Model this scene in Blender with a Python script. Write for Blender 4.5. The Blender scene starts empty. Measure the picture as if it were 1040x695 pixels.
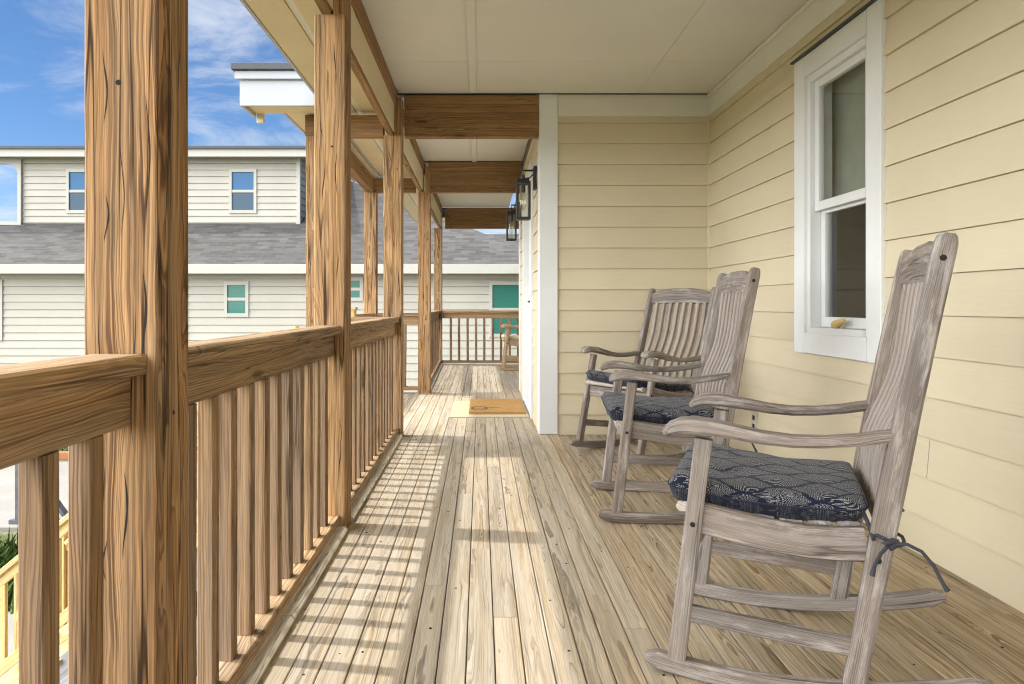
import bpy, math, random
from mathutils import Vector, Matrix
random.seed(7)
S = bpy.context.scene
COL = S.collection
R = math.radians

# ------------------------------------------------------------------ node helpers
class NB:
    def __init__(self, tree):
        self.t = tree; self.nodes = tree.nodes; self.links = tree.links
    def n(self, typ, **kw):
        nd = self.nodes.new(typ)
        for k, v in kw.items(): setattr(nd, k, v)
        return nd
    def put(self, sock, v):
        if v is None: return
        if isinstance(v, bpy.types.NodeSocket): self.links.new(v, sock)
        elif isinstance(v, (tuple, list)) and len(v) == 3 and sock.type == 'RGBA': sock.default_value = (*v, 1)
        else: sock.default_value = v
    def m(self, op, a, b=None, c=None, clamp=False):
        nd = self.n('ShaderNodeMath', operation=op, use_clamp=clamp)
        self.put(nd.inputs[0], a); self.put(nd.inputs[1], b); self.put(nd.inputs[2], c)
        return nd.outputs[0]
    def vm(self, op, a, b=None):
        nd = self.n('ShaderNodeVectorMath', operation=op)
        self.put(nd.inputs[0], a); self.put(nd.inputs[1], b)
        return nd.outputs['Value'] if op in ('LENGTH', 'DOT_PRODUCT') else nd.outputs[0]
    def mul(self, v, s): return self.vm('MULTIPLY', v, s)
    def noise(self, vec, scale=1, detail=2, rough=.5, dist=0, col=False):
        nd = self.n('ShaderNodeTexNoise')
        self.put(nd.inputs['Vector'], vec); nd.inputs['Scale'].default_value = scale
        nd.inputs['Detail'].default_value = detail; nd.inputs['Roughness'].default_value = rough
        nd.inputs['Distortion'].default_value = dist
        return nd.outputs['Color'] if col else nd.outputs[0]
    def ramp(self, fac, stops, interp='LINEAR'):
        nd = self.n('ShaderNodeValToRGB'); cr = nd.color_ramp; cr.interpolation = interp
        while len(cr.elements) < len(stops): cr.elements.new(.5)
        for e, (p, c) in zip(cr.elements, stops):
            e.position = p; e.color = (c, c, c, 1) if isinstance(c, (int, float)) else (*c, 1)
        self.put(nd.inputs[0], fac); return nd.outputs[0]
    def mr(self, v, a, b, c=0., d=1., smooth=False):
        nd = self.n('ShaderNodeMapRange', clamp=True)
        if smooth: nd.interpolation_type = 'SMOOTHSTEP'
        self.put(nd.inputs[0], v)
        for i, x in enumerate((a, b, c, d)): self.put(nd.inputs[i+1], x)
        return nd.outputs[0]
    def mix(self, f, a, b, blend='MIX'):
        nd = self.n('ShaderNodeMix', data_type='RGBA', blend_type=blend)
        self.put(nd.inputs[0], f); self.put(nd.inputs[6], a); self.put(nd.inputs[7], b)
        return nd.outputs[2]
    def sep(self, v):
        nd = self.n('ShaderNodeSeparateXYZ'); self.put(nd.inputs[0], v); return nd.outputs
    def comb(self, x, y, z):
        nd = self.n('ShaderNodeCombineXYZ')
        for i, q in enumerate((x, y, z)): self.put(nd.inputs[i], q)
        return nd.outputs[0]
    def attr(self, name):
        return self.n('ShaderNodeAttribute', attribute_name=name)
    def rand(self): return self.n('ShaderNodeObjectInfo').outputs['Random']
    def geo(self): return self.n('ShaderNodeNewGeometry').outputs['Position']
    def obj(self): return self.n('ShaderNodeTexCoord').outputs['Object']
    def bump(self, h, strength=.3, dist=.002):
        nd = self.n('ShaderNodeBump'); self.put(nd.inputs['Height'], h)
        nd.inputs['Strength'].default_value = strength; nd.inputs['Distance'].default_value = dist
        return nd.outputs[0]

def mat(name):
    m = bpy.data.materials.new(name); m.use_nodes = True
    nb = NB(m.node_tree); p = m.node_tree.nodes['Principled BSDF']
    return m, nb, p

def setp(nb, p, color=None, rough=None, normal=None, metal=None, spec=None):
    nb.put(p.inputs['Base Color'], color)
    nb.put(p.inputs['Roughness'], rough)
    if normal is not None: nb.put(p.inputs['Normal'], normal)
    if metal is not None: p.inputs['Metallic'].default_value = metal
    if spec is not None: p.inputs['Specular IOR Level'].default_value = spec

def wood(name, early, mid, late, sp=.008, grey=(.3, .28, .25), gamt=.3, gnoise=.5, rough=.75,
         bump=.3, fibre=.3, knots=1., cracks=.6, var=.35, zone=False, wob=.02, streak=.25, crw=.018, mott=0., tone=1., irrg=1.3):
    """sawn timber: growth rings in the board's own frame (attribute 'wc' = along, across, through + pith offset)"""
    m, nb, p = mat(name)
    wc = nb.attr('wc').outputs['Vector']; tint = nb.attr('tint').outputs['Fac']
    L, a, b = nb.sep(wc)
    rnd = nb.rand()
    rl = nb.m('MULTIPLY_ADD', rnd, 37., L)
    n1 = nb.noise(nb.comb(nb.m('MULTIPLY', rl, 1.6), nb.m('MULTIPLY', a, 9.), nb.m('MULTIPLY', b, 9.)), 1, 3, .55, 0, True)
    off = nb.mul(nb.vm('SUBTRACT', n1, (.5, .5, .5)), (wob*2.2,)*3)
    o1, o2, o3 = nb.sep(off)
    n2 = nb.noise(nb.comb(nb.m('MULTIPLY', rl, 9.), nb.m('MULTIPLY', a, 40.), nb.m('MULTIPLY', b, 40.)), 1, 2, .5)
    a2 = nb.m('ADD', a, o1); b2 = nb.m('ADD', b, o2)
    r = nb.vm('LENGTH', nb.comb(a2, b2, 0.))
    vo = nb.n('ShaderNodeTexVoronoi'); vo.inputs['Scale'].default_value = 1
    nb.put(vo.inputs['Vector'], nb.comb(nb.m('MULTIPLY', rl, 1.5), nb.m('MULTIPLY', a, 9.), nb.m('MULTIPLY', b, 9.)))
    kd = vo.outputs['Distance']
    kb = nb.m('POWER', 2.718, nb.m('MULTIPLY', nb.m('MULTIPLY', kd, kd), -38.))
    r = nb.m('ADD', r, nb.m('MULTIPLY', kb, .028*knots))
    r = nb.m('MULTIPLY_ADD', nb.m('SUBTRACT', n2, .5), sp*.55, r)
    q = nb.m('DIVIDE', r, sp)
    irr = nb.n('ShaderNodeTexNoise', noise_dimensions='1D'); nb.put(irr.inputs['W'], nb.m('MULTIPLY_ADD', q, .45, nb.m('MULTIPLY', tint, 50.))); irr.inputs['Detail'].default_value = 1
    q = nb.m('MULTIPLY_ADD', irr.outputs[0], irrg, q)
    t = nb.m('FRACT', q)
    wh = nb.n('ShaderNodeTexWhiteNoise', noise_dimensions='1D'); nb.put(wh.inputs['W'], nb.m('FLOOR', q))
    ring = nb.mr(t, .2, .86, 0, 1, True)
    ringb = nb.m('MULTIPLY', ring, nb.mr(t, .86, 1., 1, 0))
    ringb = nb.m('MULTIPLY', ringb, nb.mr(wh.outputs['Value'], 0, 1, .55, 1.1))
    pat = nb.noise(nb.comb(nb.m('MULTIPLY', rl, 2.2), nb.m('MULTIPLY', a, 22.), nb.m('MULTIPLY', b, 22.)), 1, 3, .6)
    ringb = nb.m('MULTIPLY', ringb, nb.mr(pat, .35, .6, .6, 1.1))
    col = nb.ramp(ringb, [(0, early), (.5, mid), (1, late)])
    # long tone drift along and across the board
    dr = nb.noise(nb.comb(nb.m('MULTIPLY', rl, .9), nb.m('MULTIPLY', a, 14.), nb.m('MULTIPLY', b, 14.)), 1, 3, .6)
    col = nb.mix(1., col, nb.ramp(dr, [(.25, 1-var), (.75, 1+var*.25)]), 'MULTIPLY')
    sk = nb.noise(nb.comb(nb.m('MULTIPLY', rl, .75), nb.m('MULTIPLY', a2, 75.), nb.m('MULTIPLY', b2, 75.)), 1, 3, .65)
    col = nb.mix(1., col, nb.ramp(sk, [(.36, 1-streak), (.5, .97), (.68, 1.14)]), 'MULTIPLY')
    # board to board tone
    tv = nb.m('FRACT', nb.m('ADD', tint, rnd))
    tn = nb.ramp(tv, [(p_, tuple(1+(q_-1)*tone for q_ in c_)) for p_, c_ in [(0, (.80, .78, .76)), (.35, (1.02, 1, .98)), (.7, (.92, .86, .80)), (1, (1.12, 1.1, 1.06))]])
    col = nb.mix(1., col, tn, 'MULTIPLY')
    # fibres
    fb = nb.noise(nb.comb(nb.m('MULTIPLY', rl, 7.), nb.m('MULTIPLY', a, 330.), nb.m('MULTIPLY', b, 330.)), 1, 2, .6)
    col = nb.mix(1., col, nb.ramp(fb, [(.3, 1-fibre), (.65, 1.06)]), 'MULTIPLY')
    # weathered grey
    wn = nb.noise(nb.comb(nb.m('MULTIPLY', rl, 1.1), nb.m('MULTIPLY', a, 20.), nb.m('MULTIPLY', b, 20.)), 1, 3, .6)
    wf = nb.m('MULTIPLY', nb.mr(wn, .5-gnoise*.4, .5+gnoise*.4), gamt)
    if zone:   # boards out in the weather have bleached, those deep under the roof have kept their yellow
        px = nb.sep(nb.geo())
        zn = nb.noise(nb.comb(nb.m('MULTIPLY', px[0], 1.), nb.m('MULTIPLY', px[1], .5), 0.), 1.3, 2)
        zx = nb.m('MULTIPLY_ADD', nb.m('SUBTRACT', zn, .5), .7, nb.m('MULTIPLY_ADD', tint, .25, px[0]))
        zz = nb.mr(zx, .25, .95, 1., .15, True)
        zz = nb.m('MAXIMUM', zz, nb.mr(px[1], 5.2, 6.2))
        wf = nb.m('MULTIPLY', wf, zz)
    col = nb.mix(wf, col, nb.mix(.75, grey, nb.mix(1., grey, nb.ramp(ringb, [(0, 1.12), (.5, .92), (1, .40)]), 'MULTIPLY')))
    if mott:   # silvery worn patches
        mo = nb.noise(nb.comb(nb.m('MULTIPLY', rl, 5.), nb.m('MULTIPLY', a, 30.), nb.m('MULTIPLY', b, 30.)), 1, 5, .72)
        col = nb.mix(nb.m('MULTIPLY', nb.mr(mo, .5, .68), mott), col, tuple(min(1, c*1.5) for c in grey))
        col = nb.mix(nb.m('MULTIPLY', nb.mr(mo, .45, .3), mott*.6), col, tuple(c*.8 for c in late))
    # knots
    kc = nb.mr(kd, .06, .12, 1, 0, True)
    col = nb.mix(nb.m('MULTIPLY', kc, .75*knots, clamp=True), col, tuple(c*.3 for c in late))
    # drying checks
    cn = nb.noise(nb.comb(nb.m('MULTIPLY', rl, .8), nb.m('MULTIPLY', a, 34.), nb.m('MULTIPLY', b, 34.)), 1, 2, .5)
    cg = nb.noise(nb.comb(nb.m('MULTIPLY', rl, 1.7), nb.m('MULTIPLY', a, 12.), nb.m('MULTIPLY', b, 12.)), 1, 1)
    ck = nb.m('MULTIPLY', nb.mr(nb.m('ABSOLUTE', nb.m('SUBTRACT', cn, .5)), crw*.25, crw, 1, 0), nb.mr(cg, .50-crw, .58-crw))
    ck = nb.m('MULTIPLY', ck, cracks)
    col = nb.mix(ck, col, tuple(c*.18 for c in late))
    h = nb.m('SUBTRACT', nb.m('MULTIPLY_ADD', fb, .5, nb.m('MULTIPLY', ringb, .35)), nb.m('MULTIPLY', ck, 2.))
    setp(nb, p, col, rough, nb.bump(h, bump, .0015), spec=.3)
    return m

def paint(name, color, rough=.5, var=.08, bump=.08, scale=3., dirt=.0):
    m, nb, p = mat(name)
    pos = nb.geo()
    n = nb.noise(pos, scale, 4, .6)
    f = nb.noise(pos, 160, 2, .5)
    c = nb.mix(1., color, nb.ramp(n, [(.3, 1-var), (.7, 1+var*.4)]), 'MULTIPLY')
    tv = nb.ramp(nb.attr('tint').outputs['Fac'], [(0, .965), (1, 1.03)])
    c = nb.mix(1., c, tv, 'MULTIPLY')
    if dirt:
        d = nb.noise(nb.mul(pos, (6, 6, 1.2)), 1, 5, .7)
        c = nb.mix(nb.m('MULTIPLY', nb.mr(d, .55, .75), dirt), c, tuple(x*.55 for x in color))
    setp(nb, p, c, nb.mr(n, .2, .8, rough-.07, rough+.1), nb.bump(f, bump, .001), spec=.35)
    return m

def siding_mat(name, color, grain=.3):
    """painted fibre-cement lap boards with a pressed wood grain"""
    m, nb, p = mat(name)
    wc = nb.attr('wc').outputs['Vector']
    g = nb.noise(nb.mul(wc, (5, 160, 160)), 1, 3, .6, .6)
    n = nb.noise(nb.geo(), 1.1, 4, .6)
    c = nb.mix(1., color, nb.ramp(n, [(.3, .93), (.7, 1.03)]), 'MULTIPLY')
    c = nb.mix(1., c, nb.ramp(nb.attr('tint').outputs['Fac'], [(0, .955), (1, 1.03)]), 'MULTIPLY')
    c = nb.mix(1., c, nb.ramp(g, [(.3, .96), (.7, 1.01)]), 'MULTIPLY')
    setp(nb, p, c, .55, nb.bump(g, grain, .0012), spec=.35)
    return m

def shingles(name):
    m, nb, p = mat(name)
    wc = nb.attr('wc').outputs['Vector']
    br = nb.n('ShaderNodeTexBrick', offset=.5)
    nb.put(br.inputs['Vector'], wc)
    br.inputs['Scale'].default_value = 1; br.inputs['Brick Width'].default_value = .33
    br.inputs['Row Height'].default_value = .14; br.inputs['Mortar Size'].default_value = .008
    br.inputs['Color1'].default_value = (.068, .065, .063, 1); br.inputs['Color2'].default_value = (.115, .11, .106, 1)
    br.inputs['Mortar'].default_value = (.10, .095, .09, 1); br.inputs['Bias'].default_value = -.1
    big = nb.noise(wc, .9, 4, .65); sm = nb.noise(nb.mul(wc, (3, 9, 9)), 1, 3, .7); gr = nb.noise(wc, 130, 2)
    c = nb.mix(1., br.outputs['Color'], nb.ramp(big, [(.3, .9), (.7, 1.05)]), 'MULTIPLY')
    c = nb.mix(1., c, nb.ramp(sm, [(.3, (.8, .8, .81)), (.7, (1.12, 1.11, 1.09))]), 'MULTIPLY')
    c = nb.mix(1., c, nb.ramp(gr, [(.3, .8), (.7, 1.15)]), 'MULTIPLY')
    setp(nb, p, c, .9, nb.bump(br.outputs['Fac'], -.5, .006), spec=.2)
    return m

def simple(name, color, rough=.5, metal=0., bump=0., bscale=200, spec=.5, var=.1):
    m, nb, p = mat(name)
    n = nb.noise(nb.obj(), 9, 4, .6)
    c = nb.mix(1., color, nb.ramp(n, [(.3, 1-var), (.7, 1+var*.5)]), 'MULTIPLY')
    nrm = nb.bump(nb.noise(nb.obj(), bscale, 3), bump, .002) if bump else None
    setp(nb, p, c, rough, nrm, metal, spec)
    return m

def glass(name, tint=(.9, .93, .92), refl=(1, 1, 1), f0=1.0):
    m = bpy.data.materials.new(name); m.use_nodes = True
    nb = NB(m.node_tree); nb.nodes.clear()
    out = nb.n('ShaderNodeOutputMaterial'); tr = nb.n('ShaderNodeBsdfTransparent'); gl = nb.n('ShaderNodeBsdfGlossy')
    tr.inputs[0].default_value = (*tint, 1); gl.inputs['Roughness'].default_value = .02
    gl.inputs[0].default_value = (*refl, 1)
    g_ = nb.n('ShaderNodeNewGeometry')
    cs = nb.m('ABSOLUTE', nb.vm('DOT_PRODUCT', g_.outputs['Incoming'], g_.outputs['Normal']))
    fr = nb.m('MULTIPLY_ADD', nb.m('POWER', nb.m('SUBTRACT', 1., cs), 5.), .92, .08)
    mx = nb.n('ShaderNodeMixShader')
    nb.put(mx.inputs[0], nb.m('MULTIPLY', fr, f0, clamp=True))
    nb.links.new(tr.outputs[0], mx.inputs[1]); nb.links.new(gl.outputs[0], mx.inputs[2])
    nb.links.new(mx.outputs[0], out.inputs[0])
    return m

M = {}
M['post'] = wood('post_timber', (.575, .36, .178), (.42, .238, .10), (.175, .083, .034), sp=.0085, grey=(.36, .30, .21),
                 gamt=.3, rough=.82, bump=.6, fibre=.45, knots=1., cracks=.92, var=.3, wob=.02, streak=.38, crw=.024, tone=1.6)
M['rail'] = wood('rail_timber', (.56, .385, .20), (.44, .275, .13), (.20, .11, .05), sp=.006, grey=(.34, .275, .215),
                 gamt=.35, rough=.82, bump=.45, fibre=.42, knots=1., cracks=.7, var=.36, streak=.3, tone=1.5)
M['baluster'] = wood('baluster_timber', (.43, .285, .15), (.33, .20, .10), (.16, .085, .04), sp=.006, grey=(.30, .24, .195),
                 gamt=.45, rough=.85, bump=.45, fibre=.42, knots=1., cracks=.7, var=.36, streak=.32, tone=1.7)
M['beam'] = wood('beam_timber', (.45, .275, .13), (.365, .207, .088), (.20, .10, .04), sp=.006, grey=(.28, .21, .14),
                 gamt=.25, rough=.82, bump=.35, fibre=.38, knots=.9, cracks=.5, var=.3, streak=.25)
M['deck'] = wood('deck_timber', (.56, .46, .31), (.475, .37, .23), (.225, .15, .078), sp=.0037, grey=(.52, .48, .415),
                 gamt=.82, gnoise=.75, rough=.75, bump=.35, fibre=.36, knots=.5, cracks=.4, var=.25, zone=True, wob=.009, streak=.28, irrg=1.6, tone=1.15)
M['molding'] = wood('bleached_timber', (.84, .79, .69), (.78, .72, .62), (.6, .53, .44), sp=.009, grey=(.72, .68, .6),
                    gamt=.7, rough=.8, cracks=.6, var=.2)
M['chair'] = wood('weathered_teak', (.315, .265, .23), (.245, .20, .17), (.14, .108, .09), sp=.0036, grey=(.37, .345, .325),
                  gamt=.6, gnoise=.7, rough=.85, bump=.4, fibre=.42, knots=.0, cracks=.6, var=.42, wob=.007, streak=.38, mott=.6, tone=1.7)
M['slat'] = wood('weathered_slat', (.37, .325, .295), (.345, .30, .27), (.28, .24, .21), sp=.004, grey=(.38, .355, .335),
                  gamt=.3, gnoise=.7, rough=.85, bump=.2, fibre=.2, knots=.0, cracks=.0, var=.1, wob=.004, streak=.1, mott=.12)
M['litteak'] = wood('sunlight_painted_teak', (.56, .42, .26), (.48, .35, .2), (.34, .23, .12), sp=.004, grey=(.5, .42, .32), gamt=.3, rough=.8, knots=0., cracks=.2, var=.2)  # far chair's teak: sunlight put into the colour as a lighter gold
M['chairpale'] = wood('bleached_teak', (.60, .54, .48), (.52, .45, .40), (.40, .33, .28), sp=.0045, grey=(.62, .58, .54),
                      gamt=.6, gnoise=.8, rough=.8, bump=.3, fibre=.28, knots=0., cracks=.2, var=.3, wob=.01)
M['newpine'] = wood('new_pine', (.72, .56, .27), (.64, .46, .20), (.48, .31, .12), sp=.008, grey=(.6, .5, .33), gamt=.15,
                    rough=.7, bump=.2, fibre=.15, knots=.6, cracks=.1, var=.15)
M['greytimber'] = wood('old_grey_timber', (.36, .36, .37), (.3, .3, .31), (.2, .2, .21), sp=.008, grey=(.38, .39, .41), gamt=.7,
                       rough=.85, cracks=.5)
M['siding'] = siding_mat('cream_siding', (.63, .555, .395))
M['trim'] = paint('white_trim', (.73, .745, .745), .42, .05, .05)
M['ceil'] = paint('cream_ceiling', (.665, .66, .60), .6, .06, .05, 1.2)
M['frieze'] = paint('cream_frieze', (.70, .69, .62), .5, .05, .05)
M['cream'] = paint('cream_board', (.68, .58, .38), .55, .08, .08)
M['vinyl'] = siding_mat('pale_vinyl', (.425, .405, .345), .15)
M['vtrim'] = paint('offwhite_trim', (.42, .41, .36), .45, .05, .03)
M['fascia'] = paint('white_fascia', (.38, .40, .425), .4, .04, .03)
M['roof'] = shingles('grey_shingles')
M['roofedge'] = simple('dark_drip_edge', (.05, .055, .065), .6)
M['iron'] = simple('black_iron', (.012, .012, .013), .45, 0., .15, 300)
M['steel'] = simple('dark_steel', (.10, .105, .13), .6, 0., .2, 60, var=.35)
M['dark'] = simple('dark_hole', (.015, .012, .010), .9)
M['glass'] = glass('clear_pane', (.86, .89, .87))
M['lampglass'] = glass('lamp_glass', (.95, .95, .93), f0=.7)
M['bulb'] = glass('bulb_glass', (.93, .9, .8), f0=1.2)
M['room'] = simple('room_wall', (.19, .165, .145), .9)
M['blind'] = simple('grey_shade', (.30, .32, .27), .9)
M['grout'] = simple('sub_frame', (.05, .04, .03), .9)
M['navy'] = simple('navy_piping', (.012, .015, .03), .9)
M['outlet'] = simple('outlet_plastic', (.50, .46, .38), .4)
M['mark'] = simple('dark_print', (.10, .06, .03), .95)

def neighbour_pane(name, c, refl):
    m, nb, p = mat(name)
    z = nb.sep(nb.obj())[2]
    st = nb.m('FRACT', nb.m('MULTIPLY', z, 20.))
    col = nb.mix(1., c, nb.ramp(st, [(0, .72), (.25, 1.), (.9, 1.05), (1, .72)]), 'MULTIPLY')
    setp(nb, p, col, .08, spec=refl)
    return m
M['greenpane'] = neighbour_pane('green_blind_pane', (.035, .16, .125), .25)
M['darkpane'] = neighbour_pane('grey_screen_pane', (.03, .07, .115), .25)
def bluepane():
    m, nb, p = mat('sky_blue_pane')
    setp(nb, p, (.022, .115, .26), .06, spec=.22); return m  # blue of the reflected sky put into the glass colour
M['bluepane'] = bluepane()

def coir(name, c):
    m, nb, p = mat(name); o = nb.obj()
    n = nb.noise(o, 260, 3, .7); n2 = nb.noise(o, 7, 3)
    col = nb.mix(1., c, nb.ramp(n, [(.25, .5), (.7, 1.2)]), 'MULTIPLY')
    col = nb.mix(1., col, nb.ramp(n2, [(.3, .88), (.7, 1.06)]), 'MULTIPLY')
    setp(nb, p, col, .95, nb.bump(n, .8, .004), spec=.1); return m
M['coir'] = coir('orange_coir', (.50, .285, .105))
M['rug'] = coir('cream_weave', (.66, .55, .36))

def fabric():
    """navy cloth with pale stippled leaf shapes inside an ogee lattice"""
    m, nb, p = mat('navy_leaf_fabric'); o = nb.attr('wc').outputs['Vector']
    wob = nb.mul(nb.vm('SUBTRACT', nb.noise(o, 6, 2, .5, 0, True), (.5, .5, .5)), (.035, .035, .035))
    x, y, z = nb.sep(nb.vm('ADD', nb.mul(o, (1., 1., 0.)), wob)); o3 = nb.sep(o)[2]; o = nb.mul(o, (1., 1., 0.))
    P = .058; W = .17
    s = nb.m('MULTIPLY', nb.m('SINE', nb.m('MULTIPLY', x, 2*math.pi/W)), P*.5)
    def fam(sg, ph):
        q = nb.m('DIVIDE', nb.m('ADD', nb.m('MULTIPLY_ADD', s, sg, y), ph), P*2)
        f = nb.m('FRACT', q)
        return nb.m('ABSOLUTE', nb.m('SUBTRACT', f, .5)), f
    d1, f1 = fam(1., 0.); d2, f2 = fam(-1., P)
    line = nb.m('MINIMUM', d1, d2)
    lm = nb.mr(line, .05, .065, 1, 0)
    ang = nb.m('ADD', nb.m('MULTIPLY', nb.m('ADD', x, nb.m('MULTIPLY_ADD', y, .45, nb.m('MULTIPLY', d1, .10))), 820.), nb.m('MULTIPLY', nb.m('SUBTRACT', d1, d2), 24.))
    st = nb.m('SINE', ang)
    dn = nb.noise(o, 330, 2, .6)
    stip = nb.mr(nb.m('ADD', st, nb.m('MULTIPLY_ADD', dn, 5., -2.5)), .25, 1.1)
    stip = nb.m('MULTIPLY', stip, nb.m('SUBTRACT', 1., lm))
    stip = nb.m('MULTIPLY', stip, nb.mr(o3, .75, 1.25, 1., .22))
    we = nb.noise(o, 900, 1)
    col = nb.mix(stip, (.010, .013, .028), (.34, .335, .32))
    col = nb.mix(1., col, nb.ramp(we, [(.3, .8), (.7, 1.1)]), 'MULTIPLY')
    setp(nb, p, col, .95, nb.bump(we, .4, .001), spec=.15)
    p.inputs['Sheen Weight'].default_value = .1
    return m
M['fabric'] = fabric()
M['creamcloth'] = coir('cream_cloth', (.72, .62, .42))
M['cord'] = coir('navy_cord', (.065, .07, .082))

def ground_mat():
    m, nb, p = mat('sandy_lawn'); g = nb.geo()
    n = nb.noise(g, .5, 6, .65); n2 = nb.noise(g, 9, 5, .7)
    c = nb.mix(nb.mr(n, .4, .6), (.065, .10, .03), (.30, .25, .17))
    c = nb.mix(1., c, nb.ramp(n2, [(.3, .6), (.7, 1.25)]), 'MULTIPLY')
    setp(nb, p, c, .95, nb.bump(n2, .8, .05), spec=.1); return m
M['ground'] = ground_mat()
def conc(name, c):
    m, nb, p = mat(name); g = nb.geo()
    n = nb.noise(g, .8, 6, .65); n2 = nb.noise(g, 40, 4, .7)
    c = nb.mix(1., c, nb.ramp(n, [(.3, .8), (.7, 1.08)]), 'MULTIPLY')
    c = nb.mix(1., c, nb.ramp(n2, [(.3, .85), (.7, 1.08)]), 'MULTIPLY')
    setp(nb, p, c, .85, nb.bump(n2, .4, .004), spec=.25); return m
M['concrete'] = conc('concrete', (.27, .258, .235))
M['brick'] = conc('orange_edging', (.40, .17, .08))
def leafm(name, c1, c2):
    m, nb, p = mat(name)
    c = nb.mix(nb.attr('tint').outputs['Fac'], c1, c2)
    setp(nb, p, c, .6, spec=.3); p.inputs['Transmission Weight'].default_value = 0
    return m
M['leaf'] = leafm('leaves', (.03, .06, .015), (.11, .17, .04))
M['reed'] = leafm('reed', (.16, .13, .05), (.09, .14, .035))

# ------------------------------------------------------------------ mesh builder
class MB:
    def __init__(self): self.v = []; self.f = []; self.wc = []; self.ti = []; self.mi = []
    def piece(self, verts, faces, wcs=None, tint=None, mi=0):
        b = len(self.v); t = random.random() if tint is None else tint
        self.v += [tuple(x) for x in verts]; self.f += [tuple(i+b for i in f) for f in faces]
        self.wc += [tuple(x) for x in (wcs if wcs else verts)]; self.ti += [t]*len(verts); self.mi += [mi]*len(faces)
    def pith(self, kind):
        if kind == 'heart': return random.uniform(-.03, .03), random.uniform(-.03, .03)
        return random.uniform(-.035, .035), random.choice((-1, 1))*random.uniform(.035, .085)
    def sweep(self, st, ch=.003, kind='flat', tint=None, mi=0, caps=True, pith=None):
        """st: list of (centre, A, B, half a, half b); chamfered rectangle swept through them"""
        pa, pb = pith if pith else self.pith(kind); l0 = random.uniform(0, 40)
        V = []; W = []; s = 0; prev = None
        for c, A, B, ha, hb in st:
            c = Vector(c)
            if prev is not None: s += (c-prev).length
            prev = c
            k = min(ch, ha*.9, hb*.9)
            pr = [(ha-k, -hb), (ha, -hb+k), (ha, hb-k), (ha-k, hb), (-ha+k, hb), (-ha, hb-k), (-ha, -hb+k), (-ha+k, -hb)]
            for a, b in pr:
                V.append(c+A*a+B*b); W.append((l0+s, a+pa, b+pb))
        F = []; n = 8
        for i in range(len(st)-1):
            for j in range(n):
                k = (j+1) % n
                F.append((i*n+j, i*n+k, (i+1)*n+k, (i+1)*n+j))
        if caps:
            F.append(tuple(range(n-1, -1, -1))); e = (len(st)-1)*n
            F.append(tuple(range(e, e+n)))
        self.piece(V, F, W, tint, mi)
    def bar(self, p0, p1, wa, wb, up=(0, 0, 1), ch=.003, kind='flat', tint=None, mi=0, pith=None, nub=0.):
        """timber from p0 to p1; wa = width across (T x up), wb = depth along up"""
        p0 = Vector(p0); p1 = Vector(p1); T = (p1-p0).normalized(); up = Vector(up)
        A = T.cross(up).normalized(); B = A.cross(T).normalized()
        st = [(p0, A, B, wa/2, wb/2), (p1, A, B, wa/2, wb/2)]
        if nub:
            st = [(p0, A, B, wa/2-nub, wb/2-nub), (p0+T*nub, A, B, wa/2, wb/2), (p1-T*nub, A, B, wa/2, wb/2), (p1, A, B, wa/2-nub, wb/2-nub)]
        self.sweep(st, ch, kind, tint, mi, True, pith)
    def box(self, x0, x1, y0, y1, z0, z1, ch=.002, tint=None, mi=0):
        """box whose long axis carries the grain"""
        d = (abs(x1-x0), abs(y1-y0), abs(z1-z0)); c = Vector(((x0+x1)/2, (y0+y1)/2, (z0+z1)/2))
        i = d.index(max(d)); e = [Vector((1, 0, 0)), Vector((0, 1, 0)), Vector((0, 0, 1))]
        T = e[i]; A = e[(i+1) % 3]; B = e[(i+2) % 3]
        h = T*d[i]/2
        self.sweep([(c-h, A, B, d[(i+1) % 3]/2, d[(i+2) % 3]/2), (c+h, A, B, d[(i+1) % 3]/2, d[(i+2) % 3]/2)], ch, 'flat', tint, mi)
    def quad(self, a, b, c, d, wcs=None, tint=None, mi=0): self.piece([a, b, c, d], [(0, 1, 2, 3)], wcs, tint, mi)
    def tube(self, pts, r, n=8, tint=None, mi=0, caps=True):
        pts = [Vector(p) for p in pts]; V = []; F = []
        for i, p in enumerate(pts):
            T = (pts[min(i+1, len(pts)-1)]-pts[max(i-1, 0)]).normalized()
            u = Vector((0, 0, 1)) if abs(T.z) < .9 else Vector((1, 0, 0))
            A = T.cross(u).normalized(); B = A.cross(T)
            rr = r[i] if isinstance(r, (list, tuple)) else r
            for j in range(n):
                q = 2*math.pi*j/n; V.append(p+A*math.cos(q)*rr+B*math.sin(q)*rr)
        for i in range(len(pts)-1):
            for j in range(n):
                k = (j+1) % n; F.append((i*n+j, i*n+k, (i+1)*n+k, (i+1)*n+j))
        if caps: F.append(tuple(range(n-1, -1, -1))); F.append(tuple(range((len(pts)-1)*n, len(pts)*n)))
        self.piece(V, F, None, tint, mi)
    def disc(self, c, nrm, r, n=12, mi=0, th=.0012):
        c = Vector(c); nrm = Vector(nrm).normalized()
        self.tube([c-nrm*.001, c+nrm*th], r, n, None, mi)
    def build(self, name, mats, parent=None, smooth=30):
        me = bpy.data.meshes.new(name); me.from_pydata(self.v, [], self.f); me.update()
        at = me.attributes.new('wc', 'FLOAT_VECTOR', 'POINT'); at.data.foreach_set('vector', [q for w in self.wc for q in w])
        at = me.attributes.new('tint', 'FLOAT', 'POINT'); at.data.foreach_set('value', self.ti)
        for mm in (mats if isinstance(mats, (list, tuple)) else [mats]): me.materials.append(mm)
        me.polygons.foreach_set('material_index', self.mi)
        if smooth:
            me.shade_smooth(); me.set_sharp_from_angle(angle=R(smooth))
        o = bpy.data.objects.new(name, me); COL.objects.link(o)
        if parent: o.parent = parent
        return o

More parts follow.
